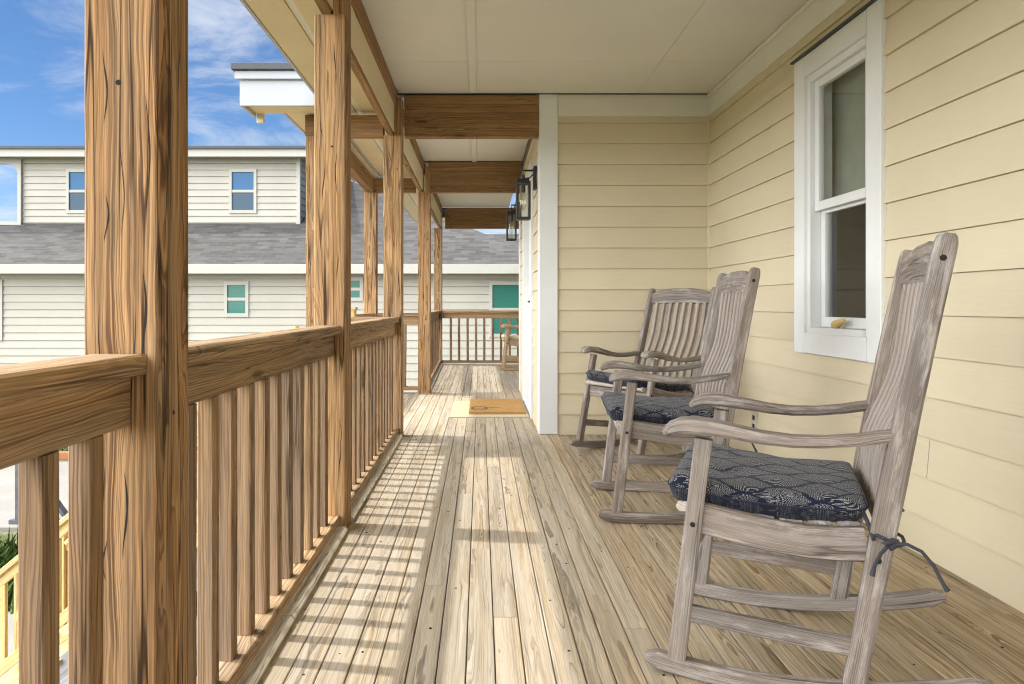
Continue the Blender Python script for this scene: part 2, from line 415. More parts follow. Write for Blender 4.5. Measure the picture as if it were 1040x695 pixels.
def tag(o, label, cat, group=None):
    o['label'] = label; o['category'] = cat
    if group: o['group'] = group
    return o
def thing(name, label, cat, loc=(0, 0, 0), rotz=0., group=None):
    o = bpy.data.objects.new(name, None); COL.objects.link(o); o.location = loc; o.rotation_euler = (0, 0, rotz)
    o.empty_display_size = .1
    return tag(o, label, cat, group)
def struct(name, mb, m, kind='structure', smooth=30):
    o = mb.build(name, m, None, smooth); o['kind'] = kind; return o
def copy_tree(o, parent=None):
    c = o.copy(); COL.objects.link(c)
    if parent: c.parent = parent
    for ch in list(o.children): copy_tree(ch, c)
    return c
def part(name, m, parent, fn, smooth=30):
    mb = MB(); fn(mb); return mb.build(name, m, parent, smooth)

# ------------------------------------------------------------------ layout (deck top z = 0, camera at origin in plan)
EYE = .95; CEIL = 2.495; WX = 1.69; WY = 5.076; DX = .43
PI0, PO0 = -.565, -.695          # inner / outer face of porch posts
YA, YB, YC, YD, YE = 1.206, 2.88, 4.93, 7.39, 10.9
BACK = -3.2
RT = .865                        # rail top
BB = 2.165                       # beam bottom
GZ = -2.2                        # ground
PW = .13

# ------------------------------------------------------------------ ground
g = MB(); g.quad((-250, -250, GZ), (250, -250, GZ), (250, 250, GZ), (-250, 250, GZ)); struct('ground', g, M['ground'], smooth=0)
g = MB(); g.box(-16, 2.5, 9.6, 13.6, GZ-.1, GZ+.06, .01); struct('driveway', g, M['concrete'])
g = MB(); g.box(-5.2, -2.4, 3.6, 7.0, GZ-.1, GZ+.05, .01); struct('path', g, M['concrete'])

# ------------------------------------------------------------------ porch floor
def deck():
    mb = MB(); w = .0764; x = .0387
    k0 = -9
    k = k0
    while True:
        xa = x+k*w; xb = xa+w
        if xa > 4.3: break
        if xb <= WX+.09: y0, y1 = BACK, 11.02
        else: y0, y1 = 7.62, 11.02
        if xa > DX+.02 and xb <= WX+.09: pieces_end = [(BACK, WY+.02), (7.6, 11.02)]
        else: pieces_end = [(y0, y1)]
        for ya, yb in pieces_end:
            y = ya
            while y < yb-.02:
                ye = min(yb, y+random.choice((1.6, 2.2, 2.9, 3.6, 4.3))*random.uniform(.85, 1.1))
                if yb-ye < .5: ye = yb
                dz = random.uniform(-.0012, .0008)
                mb.sweep([(Vector(((xa+xb)/2, y+.0006, -.011+dz)), Vector((1, 0, 0)), Vector((0, 0, 1)), w/2-.0016, .011),
                          (Vector(((xa+xb)/2, ye-.0006, -.011+dz)), Vector((1, 0, 0)), Vector((0, 0, 1)), w/2-.0016, .011)], .0018)
                y = ye
        k += 1
    # landing boards by the stair
    for j in range(8):
        xa = x+(k0-1-j)*w
        mb.sweep([(Vector((xa+w/2, 4.88, -.011)), Vector((1, 0, 0)), Vector((0, 0, 1)), w/2-.0016, .011),
                  (Vector((xa+w/2, 7.52, -.011)), Vector((1, 0, 0)), Vector((0, 0, 1)), w/2-.0016, .011)], .0018)
    rn = random.Random(5)
    for _ in range(260):
        k = rn.randint(-8, 20); px = x+(k+.5)*w+rn.uniform(-.02, .02); py = rn.uniform(.6, 10.5)
        if px < WX-.05 and not (px > DX-.05 and py > WY-.1): mb.disc((px, py, -.0004), (0, 0, 1), rn.uniform(.0025, .0055), 8, 1, .0012)
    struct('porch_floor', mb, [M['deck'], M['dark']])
    s = MB()
    s.box(-.72, WX+.1, BACK, WY, -.26, -.0235); s.box(-.72, DX+.1, WY+.002, 11.0, -.26, -.0235); s.box(DX+.102, 4.3, 7.7, 11.0, -.26, -.0235)
    s.box(-1.26, -.722, 4.9, 7.5, -.26, -.0235)
    for (px, py) in ((-.63, 1.27), (-.63, 2.95), (-.63, 5.0), (-.63, 7.45), (-.63, 10.96), (-1.18, 5.0), (-1.18, 7.45), (3.5, 10.9)):
        s.box(px-.07, px+.07, py-.07, py+.07, GZ, -.262)
    struct('porch_floor_frame', s, M['greytimber'])
deck()

# ------------------------------------------------------------------ the house
house = thing('beach_house', 'cream lap-sided house wall with white trimmed window beside the rocking chairs', 'house', (WX, WY, 0))
HO = Vector((WX, WY, 0))
def hb(name, m, fn, parent=None, smooth=30):
    """part modelled in world coordinates, parented to the house"""
    mb = MB(); fn(mb); mb.v = [tuple(Vector(v)-HO) for v in mb.v]
    return mb.build(name, m, house if parent is None else parent, smooth)

def siding(mb, o, U, N, length, z0, z1, exp, holes=(), lip=.017, top=.004, joint=True, gap=.0013):
    """lap boards: o origin, U along, N outward"""
    o = Vector(o); U = Vector(U); N = Vector(N)
    zc = z0
    while zc < z1-1e-4:
        ze = min(zc+exp, z1)
        br = sorted({zc, ze, *[h for hh in holes for h in hh[2:] if zc < h < ze]})
        tnt = random.random(); l0 = random.uniform(0, 30)
        js = sorted(random.uniform(0, length) for _ in range(int(length/5.)+(1 if random.random() < .3 else 0))) if joint else []
        for za, zb in zip(br, br[1:]):
            iv = [(0, length)]
            for h in holes:
                if h[2] < (za+zb)/2 < h[3]:
                    nv = []
                    for a, b in iv:
                        if h[0] > a: nv.append((a, min(b, h[0])))
                        if h[1] < b: nv.append((max(a, h[1]), b))
                    iv = [q for q in nv if q[1]-q[0] > 1e-4]
            for j in js:
                nv = []
                for a, b in iv:
                    if a+.05 < j < b-.05: nv += [(a, j-.0012), (j+.0012, b)]
                    else: nv.append((a, b))
                iv = nv
            for a, b in iv:
                zb_ = zb; zb = zb-gap if zb >= ze-1e-6 else zb
                da = top+(lip-top)*(1-(za-zc)/exp); db = top+(lip-top)*(1-(zb-zc)/exp)
                vs = [o+U*a+N*da+Vector((0, 0, za)), o+U*b+N*da+Vector((0, 0, za)), o+U*b+N*db+Vector((0, 0, zb)), o+U*a+N*db+Vector((0, 0, zb))]
                wcs = [(l0+a, 0, za), (l0+b, 0, za), (l0+b, 0, zb), (l0+a, 0, zb)]
                fs = [(0, 1, 2, 3)]
                if za == zc:
                    vs += [o+U*a+Vector((0, 0, za)), o+U*b+Vector((0, 0, za))]; wcs += wcs[:2]; fs.append((4, 5, 1, 0))
                mb.piece(vs, fs, wcs, tnt); zb = zb_
        zc = ze

# window geometry on the right wall
WY0, WY1, WZ0, WZ1 = 2.86, 3.65, .705, 2.225     # outer trim
OY0, OY1, OZ0, OZ1 = 2.965, 3.54, .81, 2.12       # opening
FZ = 2.335                                         # frieze bottom
def walls_right(mb):
    siding(mb, (WX, BACK, 0), (0, 1, 0), (-1, 0, 0), WY-BACK, -.006, FZ+.02, .153,
           [(WY0-BACK+.03, WY1-BACK-.03, WZ0+.03, WZ1-.03)])
hb('wall', M['siding'], walls_right, smooth=0)
def walls_face(mb): siding(mb, (DX+.1, WY, 0), (1, 0, 0), (0, -1, 0), WX-DX-.1, -.006, FZ+.02, .153, joint=False)
hb('wall', M['siding'], walls_face, smooth=0)
DY0, DY1 = 5.82, 6.78
def walls_door(mb): siding(mb, (DX+.02, WY+.02, 0), (0, 1, 0), (-1, 0, 0), 7.62-WY, -.006, FZ+.02, .153,
                          [(DY0-.05-WY, DY1+.05-WY, -1, 2.1)], joint=False)
hb('wall', M['siding'], walls_door, smooth=0)
def walls_far(mb): siding(mb, (DX+.1, 7.66, 0), (1, 0, 0), (0, 1, 0), 3.8, -.006, FZ+.02, .153)
hb('wall', M['siding'], walls_far, smooth=0)
def core(mb):
    # sheathing behind the boards, left open at the window
    mb.box(WX+.004, WX+.12, BACK, OY0-.02, GZ, 2.7); mb.box(WX+.004, WX+.12, OY1+.02, WY+.1, GZ, 2.7)
    mb.box(WX+.004, WX+.12, OY0-.018, OY1+.018, GZ, OZ0-.02); mb.box(WX+.004, WX+.12, OY0-.018, OY1+.018, OZ1+.02, 2.7)
    mb.box(DX+.1, WX, WY+.004, WY+.1, GZ, 2.7); mb.box(DX+.024, DX+.098, WY+.03, DY0-.05, GZ, 2.7)
    mb.box(DX+.024, DX+.098, DY1+.05, 7.6, GZ, 2.7); mb.box(DX+.024, DX+.098, DY0-.048, DY1+.048, 2.1, 2.7)
    mb.box(DX+.1, 4.4, 7.54, 7.656, GZ, 2.7); mb.box(4.3, 4.4, BACK, 7.53, GZ, 2.7); mb.box(WX+.13, 4.29, BACK, BACK+.1, GZ, 2.7)
hb('wall', M['room'], core)
def room(mb):   # dark room seen through the panes
    mb.box(WX+1.6, WX+1.65, 1.6, 4.9, -.1, 2.6); mb.box(WX+.13, WX+1.6, 4.85, 4.9, -.1, 2.6); mb.box(WX+.13, WX+1.6, 1.6, 1.65, -.1, 2.6)
    mb.box(WX+.13, WX+1.6, 1.65, 4.85, -.1, -.05); mb.box(WX+.13, WX+1.6, 1.65, 4.85, 2.55, 2.6)
hb('room', M['room'], room)
def frieze(mb):
    mb.box(WX-.024, WX-.002, BACK, WY-.026, FZ, CEIL-.001); mb.box(DX+.14, WX-.003, WY-.024, WY-.002, FZ, CEIL-.001)
    mb.box(WX-.034, WX-.0245, BACK, WY-.036, CEIL-.03, CEIL-.002, .004)
hb('frieze_board', M['frieze'], frieze)
def bead(mb): mb.box(WX-.020, WX-.001, WY-.021, WY-.003, 0, FZ, .004)
hb('corner_bead', M['cream'], bead)
def ctrim(mb):
    mb.sweep([(Vector((DX+.068, WY-.013, z)), Vector((1, 0, 0)), Vector((0, 1, 0)), .068, .015) for z in (.004, CEIL-.002)], .003)
hb('corner_trim', M['trim'], ctrim)
hb('corner_trim', M['trim'], lambda mb: mb.box(DX, DX+.028, WY+.003, WY+.12, .004, CEIL-.002, .003))
hb('corner_trim', M['trim'], lambda mb: mb.box(DX, DX+.028, 7.60, 7.70, .004, CEIL-.002, .003))
hb('corner_trim', M['trim'], lambda mb: mb.box(DX, DX+.136, 7.701, 7.725, .004, CEIL-.002, .003))

# window > frame, sill, sashes, panes
win = hb('window', M['trim'], lambda mb: (
    mb.box(WX-.030, WX+.0, WY0, OY0, WZ0, WZ1, .003), mb.box(WX-.030, WX+.0, OY1, WY1, WZ0, WZ1, .003),
    mb.box(WX-.0301, WX+.0, OY0+.0005, OY1-.0005, WZ0, OZ0, .003), mb.box(WX-.0301, WX+.0, OY0+.0005, OY1-.0005, OZ1, WZ1, .003)))
def hw(name, m, fn): return hb(name, m, fn, parent=win)
def wframe(mb):
    d0, d1 = WX-.014, WX+.10
    mb.box(d0, d1, OY0, OY0+.035, OZ0, OZ1); mb.box(d0, d1, OY1-.035, OY1, OZ0, OZ1)
    mb.box(d0, d1, OY0+.0355, OY1-.0355, OZ1-.035, OZ1); mb.box(d0-.012, d1, OY0+.0355, OY1-.0355, OZ0, OZ0+.03)
hw('frame', M['trim'], wframe)
ZM = 1.43
def sash(z0, z1, dx, bot):
    def f(mb):
        a, b = OY0+.036, OY1-.036
        mb.box(WX+dx, WX+dx+.028, a, a+.042, z0, z1); mb.box(WX+dx, WX+dx+.028, b-.042, b, z0, z1)
        mb.box(WX+dx, WX+dx+.028, a+.0425, b-.0425, z0, z0+bot); mb.box(WX+dx, WX+dx+.028, a+.0425, b-.0425, z1-.04, z1)
    return f
hw('sash', M['trim'], sash(ZM-.005, OZ1-.036, .008, .045)); hw('sash', M['trim'], sash(OZ0+.031, ZM+.02, .040, .05))
hw('pane', M['glass'], lambda mb: mb.quad((WX+.022, OY0+.07, ZM+.03), (WX+.022, OY1-.07, ZM+.03), (WX+.022, OY1-.07, OZ1-.06), (WX+.022, OY0+.07, OZ1-.06)))
hw('pane', M['glass'], lambda mb: mb.quad((WX+.054, OY0+.07, OZ0+.07), (WX+.054, OY1-.07, OZ0+.07), (WX+.054, OY1-.07, ZM-.01), (WX+.054, OY0+.07, ZM-.01)))
hw('shade', M['blind'], lambda mb: (mb.box(WX+.12, WX+.125, OY0-.05, OY1+.05, ZM+.02, OZ1+.05)))
hw('drip_cap', M['roofedge'], lambda mb: mb.box(WX-.045, WX, WY0-.012, WY1+.012, WZ1+.001, WZ1+.012))
def wedge(mb):
    mb.sweep([(Vector((WX-.002, 3.30, OZ0+.045)), Vector((1, 0, 0)), Vector((0, 0, 1)), .010, .014),
              (Vector((WX-.002, 3.26, OZ0+.050)), Vector((1, 0, 0)), Vector((0, 0, 1)), .014, .020),
              (Vector((WX-.002, 3.21, OZ0+.066)), Vector((1, 0, 0)), Vector((0, 0, 1)), .012, .013),
              (Vector((WX-.002, 3.19, OZ0+.072)), Vector((1, 0, 0)), Vector((0, 0, 1)), .004, .004)], .005)
tag(part('wood_wedge', M['newpine'], None, wedge), 'small tan wooden wedge lying on the window sill', 'wedge')
# door in the side wall
door = hb('door', M['trim'], lambda mb: mb.box(DX+.045, DX+.09, DY0, DY1, .03, 2.03))
hb('casing', M['trim'], lambda mb: (mb.box(DX-.012, DX+.0895, DY0-.11, DY0-.0005, .004, 2.16), mb.box(DX-.012, DX+.0895, DY1+.0005, DY1+.11, .004, 2.16),
   mb.box(DX-.0125, DX+.03, DY0+.001, DY1-.001, 2.04, 2.16), mb.box(DX-.008, DX+.09, DY0+.002, DY1-.002, .004, .028)), parent=door)
hb('door_panel', M['trim'], lambda mb: (mb.box(DX+.036, DX+.046, DY0+.14, DY1-.14, .2, .85), mb.box(DX+.036, DX+.046, DY0+.14, DY1-.14, 1.0, 1.88)), parent=door)
hb('handle', M['iron'], lambda mb: (mb.tube([(DX+.046, DY0+.07, .98), (DX-.01, DY0+.07, .98), (DX-.012, DY0+.17, .98)], .009)), parent=door)
hb('deadbolt', M['iron'], lambda mb: mb.disc((DX+.045, DY0+.07, 1.1), (-1, 0, 0), .025, th=.012), parent=door)

# ------------------------------------------------------------------ porch roof
roof = thing('porch_roof', 'porch roof overhead with cream panel ceiling, brown timber beams and soffit', 'roof', (0, 0, CEIL))
def rp(name, m, fn, parent=None, smooth=30):
    mb = MB(); fn(mb); mb.v = [(v[0], v[1], v[2]-CEIL) for v in mb.v]
    return mb.build(name, m, parent or roof, smooth)
def ceil(mb):
    ys = [BACK, .72, 4.372, YC+.1]; xs = [-.62, -.053, 1.143, WX]
    for y0, y1 in zip(ys, ys[1:]):
        for x0, x1 in zip(xs, xs[1:]):
            mb.box(x0+.0012, x1-.0012, y0+.0012, y1-.0012, CEIL, CEIL+.02, .002)
    for y0, y1 in ((YC+.2, YD), (YD+.13, YE)): mb.box(-.62, DX+.02, y0, y1, CEIL, CEIL+.02)
    mb.box(DX+.1, 4.4, 7.66, YE+.1, CEIL, CEIL+.02)
    None
rp('ceiling', M['ceil'], ceil)
def battens(mb):
    mb.box(-.078, -.028, BACK, YC+.05, CEIL-.012, CEIL-.0005); mb.box(-.09, -.04, YC+.2, YD, CEIL-.012, CEIL-.0005)
rp('batten', M['ceil'], battens)
def lbeam(mb):
    for y0, y1 in ((BACK, YA+.0), (YA+.0, YB), (YB, YC), (YC+.13, YD), (YD+.13, YE)):
        mb.bar((-.645, y0+.002, (BB+2.40)/2), (-.645, y1-.002, (BB+2.40)/2), .04, 2.40-BB, kind='flat')
rp('beam', M['beam'], lbeam)
rp('beam_cladding', M['cream'], lambda mb: [mb.box(-.624, -.616, y0, y1, BB+.022, 2.395) for y0, y1 in ((BACK, YC), (YC+.13, YD), (YD+.13, YE))])
rp('trim_strip', M['beam'], lambda mb: [mb.bar((-.611, y0, 2.437), (-.611, y1, 2.437), .018, .112) for y0, y1 in ((BACK, YC+.05), (YC+.2, YD), (YD+.13, YE))])
def cbeam(y, x1, bb):
    def f(mb):
        mb.bar((-.56, y+.065, (bb+2.41)/2), (x1, y+.065, (bb+2.41)/2), .085, 2.41-bb)
        mb.bar((-.56, y+.02, 2.448), (x1, y+.02, 2.448), .022, .088)
    return f
rp('beam', M['beam'], cbeam(WY-.03, DX-.002, 2.19)); rp('beam', M['beam'], cbeam(YD, DX-.002, BB)); rp('beam', M['beam'], cbeam(YE, 4.3, BB))
def landing_beams(mb):
    mb.bar((-1.26, YC+.065, 2.24), (-.70, YC+.065, 2.24), .085, .15); mb.bar((-1.26, YD+.065, 2.24), (-.70, YD+.065, 2.24), .085, .15)
rp('beam', M['beam'], landing_beams)
rp('beam', M['beam'], lambda mb: mb.bar((-1.185, YC+.13, 2.24), (-1.185, YD, 2.24), .085, .15))
def soffit(mb):
    mb.box(-1.40, -1.107, 4.94, 7.7, 2.33, 2.345)
    for x0, x1 in ((-1.085, -.905), (-.865, -.667)):
        mb.box(x0, x1, BACK, YE+.13, 2.35, 2.365)
    mb.box(-1.085, -.701, YE+.135, YE+.6, 2.35, 2.365); mb.box(-.70, 4.4, YE+.135, YE+.6, 2.35, 2.365)
rp('soffit', M['cream'], soffit)
rp('vent_strip', M['frieze'], lambda mb: mb.box(-.904, -.866, BACK, YE, 2.358, 2.37))
def fas(mb):
    mb.box(-1.105, -1.086, BACK, 4.6, 2.345, 2.56); mb.box(-1.105, -1.086, 4.601, YE+.62, 2.345, 2.56); mb.box(-1.086, 4.4, YE+.601, YE+.62, 2.345, 2.56)
rp('fascia', M['fascia'], fas)
def lroof(mb):   # boxed cornice of the landing roof
    mb.box(-1.60, -1.086, 4.58, 4.60, 2.275, 2.445); mb.box(-1.625, -1.086, 4.555, 4.579, 2.446, 2.50)
    mb.box(-1.60, -1.58, 4.601, 4.86, 2.275, 2.445); mb.box(-1.42, -1.401, 4.94, 7.72, 2.325, 2.459); 
rp('cornice', M['fascia'], lroof)
rp('soffit', M['cream'], lambda mb: (mb.box(-1.579, -1.107, 4.601, 4.86, 2.30, 2.315), mb.box(-1.579, -1.53, 4.862, 4.885, 2.238, 2.445)))
def cover(mb):
    mb.quad((-1.13, BACK, 2.575), (-1.13, 4.5, 2.575), (4.5, 4.5, 3.6), (4.5, BACK, 3.6)); mb.quad((-1.13, 4.5, 2.575), (-1.13, YE+.65, 2.575), (4.5, YE+.65, 3.6), (4.5, 4.5, 3.6))
    mb.box(-1.64, -1.07, 4.53, 4.93, 2.502, 2.545); mb.box(-1.44, -1.14, 4.931, 7.75, 2.46, 2.50); mb.box(-1.13, 4.5, YE+.6, YE+.65, 2.555, 2.575)
rp('roof_covering', M['roofedge'], cover)

# ------------------------------------------------------------------ posts
def post(x0, x1, y, top, label, tongue=True, z0=.0, seed=0, pith=None, ws=1., checks=5):
    random.seed(seed)
    mb = MB(); c = Vector(((x0+x1)/2, y+PW/2, 0)); h = (x1-x0)/2
    ax, ay = Vector((1, 0, 0)), Vector((0, 1, 0)); pith = pith or (random.uniform(-.025, .025), random.uniform(-.03, .03))
    mb.sweep([(Vector((c.x, c.y, z0)), ax, ay, h, PW/2), (Vector((c.x, c.y, top)), ax, ay, h, PW/2)], .004, 'heart', .3+.5*random.random(), 0, True, pith)
    if tongue:   # notched over the beam
        mb.sweep([(Vector((x1-.026, c.y, top+.0005)), ax, ay, .026, PW/2), (Vector((x1-.026, c.y, CEIL-.06)), ax, ay, .026, PW/2)], .003, 'heart', .5, 0, True, (pith[0]+.04, pith[1]))
    rs = random.Random(seed)
    for _ in range(1):   # old bolt hole
        mb.disc((c.x+rs.uniform(-.04, .04), y, rs.uniform(.5, 2.)), (0, -1, 0), rs.uniform(.003, .005), mi=1, th=.0006)
    mb.disc((x1, y+rs.uniform(.03, .1), rs.uniform(.6, .9)), (1, 0, 0), .004, mi=1, th=.0006)
    mb.wc = [(q[0]*(.5+.5*ws), q[1]*ws, q[2]*ws) for q in mb.wc]
    def check(p, L, w, U, N):   # a drying check: slender dark split running with the grain
        n = 9; ph = rs.uniform(0, 6); Lf = []; Rt = []
        for i in range(n+1):
            f = i/n; ww = w*(math.sin(math.pi*f)**.8)*rs.uniform(.7, 1.2)+.0002; off = .004*math.sin(f*5+ph)
            q = Vector(p)+Vector((0, 0, L*(f-.5)))+Vector(U)*off+Vector(N)*.0005
            Lf.append(q-Vector(U)*ww/2); Rt.append(q+Vector(U)*ww/2)
        for i in range(n): mb.quad(Lf[i], Rt[i], Rt[i+1], Lf[i+1], mi=1)
    for _ in range(checks):
        check((c.x+rs.uniform(-.052, .05), y, rs.uniform(.25, 2.05)), rs.uniform(.06, .24), rs.uniform(.0012, .0042), (1, 0, 0), (0, -1, 0))
        if rs.random() < .45: check((x1, y+rs.uniform(.02, .11), rs.uniform(.25, 2.05)), rs.uniform(.05, .2), rs.uniform(.001, .003), (0, 1, 0), (1, 0, 0))
    bx = c.copy(); mb.v = [tuple(Vector(v)-Vector((bx.x, bx.y, 0))) for v in mb.v]
    o = mb.build('porch_post', [M['post'], M['dark']]); o.location = (bx.x, bx.y, 0)
    tag(o, label, 'post', 'porch posts')
post(PO0, PI0, YA, BB, 'thick cracked brown timber post nearest the viewer, cutting through the railing at the left', seed=11, pith=(.075, .05), ws=.8, checks=17)
post(PO0, PI0, YB, BB, 'knotty brown timber post between the two balustrade runs, second from the viewer', seed=5, pith=(.01, .05), ws=.5, checks=8)
post(PO0, PI0, YC, BB, 'olive-brown timber post at the end of the balustrade before the stair opening', seed=23)
post(-.67, -.54, YD, BB, 'timber post on the far side of the stair opening, across from the doormat', seed=31)
post(-.74, -.61, YE, BB, 'slim far corner post where the two back railings meet', seed=41)
post(-1.25, -1.12, YC, 2.16, 'timber post outside the railing carrying the white boxed cornice', False, seed=53)
post(-1.25, -1.12, YD, 2.16, 'rough outer timber post of the stair landing, seen between two nearer posts', False, seed=61)
post(PO0, PI0, -1.3, BB, 'timber porch post behind the viewpoint', seed=71)
random.seed(99)

# ------------------------------------------------------------------ railings
def railing(p0, p1, label, n=None, molding=True, face=1, shift=0., cap_over=0.):
    """p0,p1: ends on the post centre line at floor level"""
    p0 = Vector(p0); p1 = Vector(p1); T = (p1-p0).normalized(); Lg = (p1-p0).length
    t = thing('porch_railing', label, 'railing', p0, math.atan2(T.y, T.x), 'porch railings')
    # local frame: x along, y left
    part('cap_rail', M['rail'], t, lambda mb: mb.bar((-cap_over, 0, RT-.0185), (Lg+cap_over, 0, RT-.0185), (.095), .037, ch=.005))
    part('sub_rail', M['rail'], t, lambda mb: mb.bar((0, 0, RT-.082), (Lg, 0, RT-.082), .038, .088, ch=.004))
    part('bottom_rail', M['rail'], t, lambda mb: mb.bar((0, 0, .052), (Lg, 0, .052), .088, .038, ch=.004))
    n = n or max(1, round(Lg/.132)-1); stp = Lg/(n+1)
    for i in range(n):
        x = stp*(i+1)+shift; jx = random.uniform(-.004, .004); jy = random.uniform(-.002, .002)
        part('baluster', M['baluster'], t, lambda mb: mb.bar((x+jx, jy, .0715), (x+random.uniform(-.004, .004), jy, RT-.1265), .038, .038, (0, 1, 0), .003))
    if molding:
        x = .0
        while x < Lg-.05:
            e = min(Lg, x+random.uniform(.7, 1.0))
            if Lg-e < .2: e = Lg
            yy = -.052*face+random.uniform(-.003, .003)
            part('shoe_molding', M['molding'], t, lambda mb: mb.sweep([(Vector((x+.004, yy, .014)), Vector((0, 1, 0)), Vector((0, 0, 1)), .023, .0135),
                 (Vector((e-.004, yy, .014)), Vector((0, 1, 0)), Vector((0, 0, 1)), .023, .0135)], .010))
            x = e
    return t
PC = -.63
railing((PC, -1.17, 0), (PC, YA-.003, 0), 'nearest railing run at the lower left edge, ending against the closest thick post', n=18, shift=.027)
railing((PC, YA+PW+.002, 0), (PC, YB-.002, 0), 'railing with close brown balusters between the closest and second thick posts', n=11)
railing((PC, YB+PW+.002, 0), (PC, YC-.002, 0), 'railing run between the second thick post and the stair opening', n=14)
railing((-.62, YD+PW+.002, 0), (-.675, YE-.002, 0), 'railing run past the stair opening leading to the far corner')
railing((-.605, YE+PW/2, 0), (4.2, YE+PW/2, 0), 'far end railing across the porch in front of the neighbouring house', face=1)
railing((-1.118, YC+PW/2, 0), (PO0-.002, YC+PW/2, 0), 'short railing at the near side of the stair landing, outside the main row', molding=False)
railing((-1.118, YD+PW/2, 0), (-.672, YD+PW/2, 0), 'short railing on the far side of the stair landing with white siding behind', molding=False)
railing((-1.185, 6.36, 0), (-1.185, YD-.002, 0), 'short outer railing of the landing between the yellow newel and an outer post', molding=False)

# ------------------------------------------------------------------ stair of new yellow pine
stair = thing('wooden_stair', 'new yellow pine stair with slanting handrails going down beyond the railing', 'stair', (-1.27, 5.0, 0))
SO = Vector((-1.27, 5.0, 0))
def sp(name, m, fn):
    mb = MB(); fn(mb); mb.v = [tuple(Vector(v)-SO) for v in mb.v]; return mb.build(name, m, stair)
RUN, RISE, NST = .23, .19, 11
for k in range(NST):
    xa = -1.29-RUN*k; z = -RISE*(k+1)+.0
    sp('tread', M['newpine'], lambda mb: (mb.bar((xa-.07, 4.74, z), (xa-.07, 6.3, z), .136, .036), mb.bar((xa-.205, 4.74, z), (xa-.205, 6.3, z), .128, .036)))
for y in (4.80, 5.55, 6.24):
    sp('stringer', M['greytimber'], lambda mb: mb.bar((-1.28, y, -.33), (-1.28-RUN*NST, y, -.33-RISE*NST+.06), .04, .24))
SL = RISE/RUN
def srail(y):
    x0, x1 = -1.345, -1.28-RUN*(NST-.3)
    z = lambda x, h: h+(x+1.29)*SL
    up = Vector((-SL, 0, 1)).normalized()
    sp('handrail', M['newpine'], lambda mb: mb.bar((x0, y, z(x0, .83)), (x1, y, z(x1, .83)), .09, .036, up))
    sp('handrail', M['newpine'], lambda mb: mb.bar((x0, y, z(x0, .77)), (x1, y, z(x1, .77)), .037, .075, up))
    sp('lower_rail', M['newpine'], lambda mb: mb.bar((x0, y, z(x0, .12)), (x1, y, z(x1, .12)), .037, .08, up))
    n = 24
    for i in range(n):
        x = x0+(x1-x0)*(i+.7)/n
        sp('baluster', M['newpine'], lambda mb: mb.bar((x, y, z(x, .16)), (x, y, z(x, .73)), .036, .036, (0, 1, 0)))
    sp('newel', M['newpine'], lambda mb: (mb.bar((x1-.05, y, GZ), (x1-.05, y, z(x1, .93)), .09, .09, (0, 1, 0))))
srail(5.08); srail(6.24)
sp('newel', M['newpine'], lambda mb: (mb.bar((-1.19, 6.29, -.25), (-1.19, 6.29, .91), .1, .1, (0, 1, 0)), mb.bar((-1.19, 6.29, .9105), (-1.19, 6.29, .93), .12, .12, (0, 1, 0))))

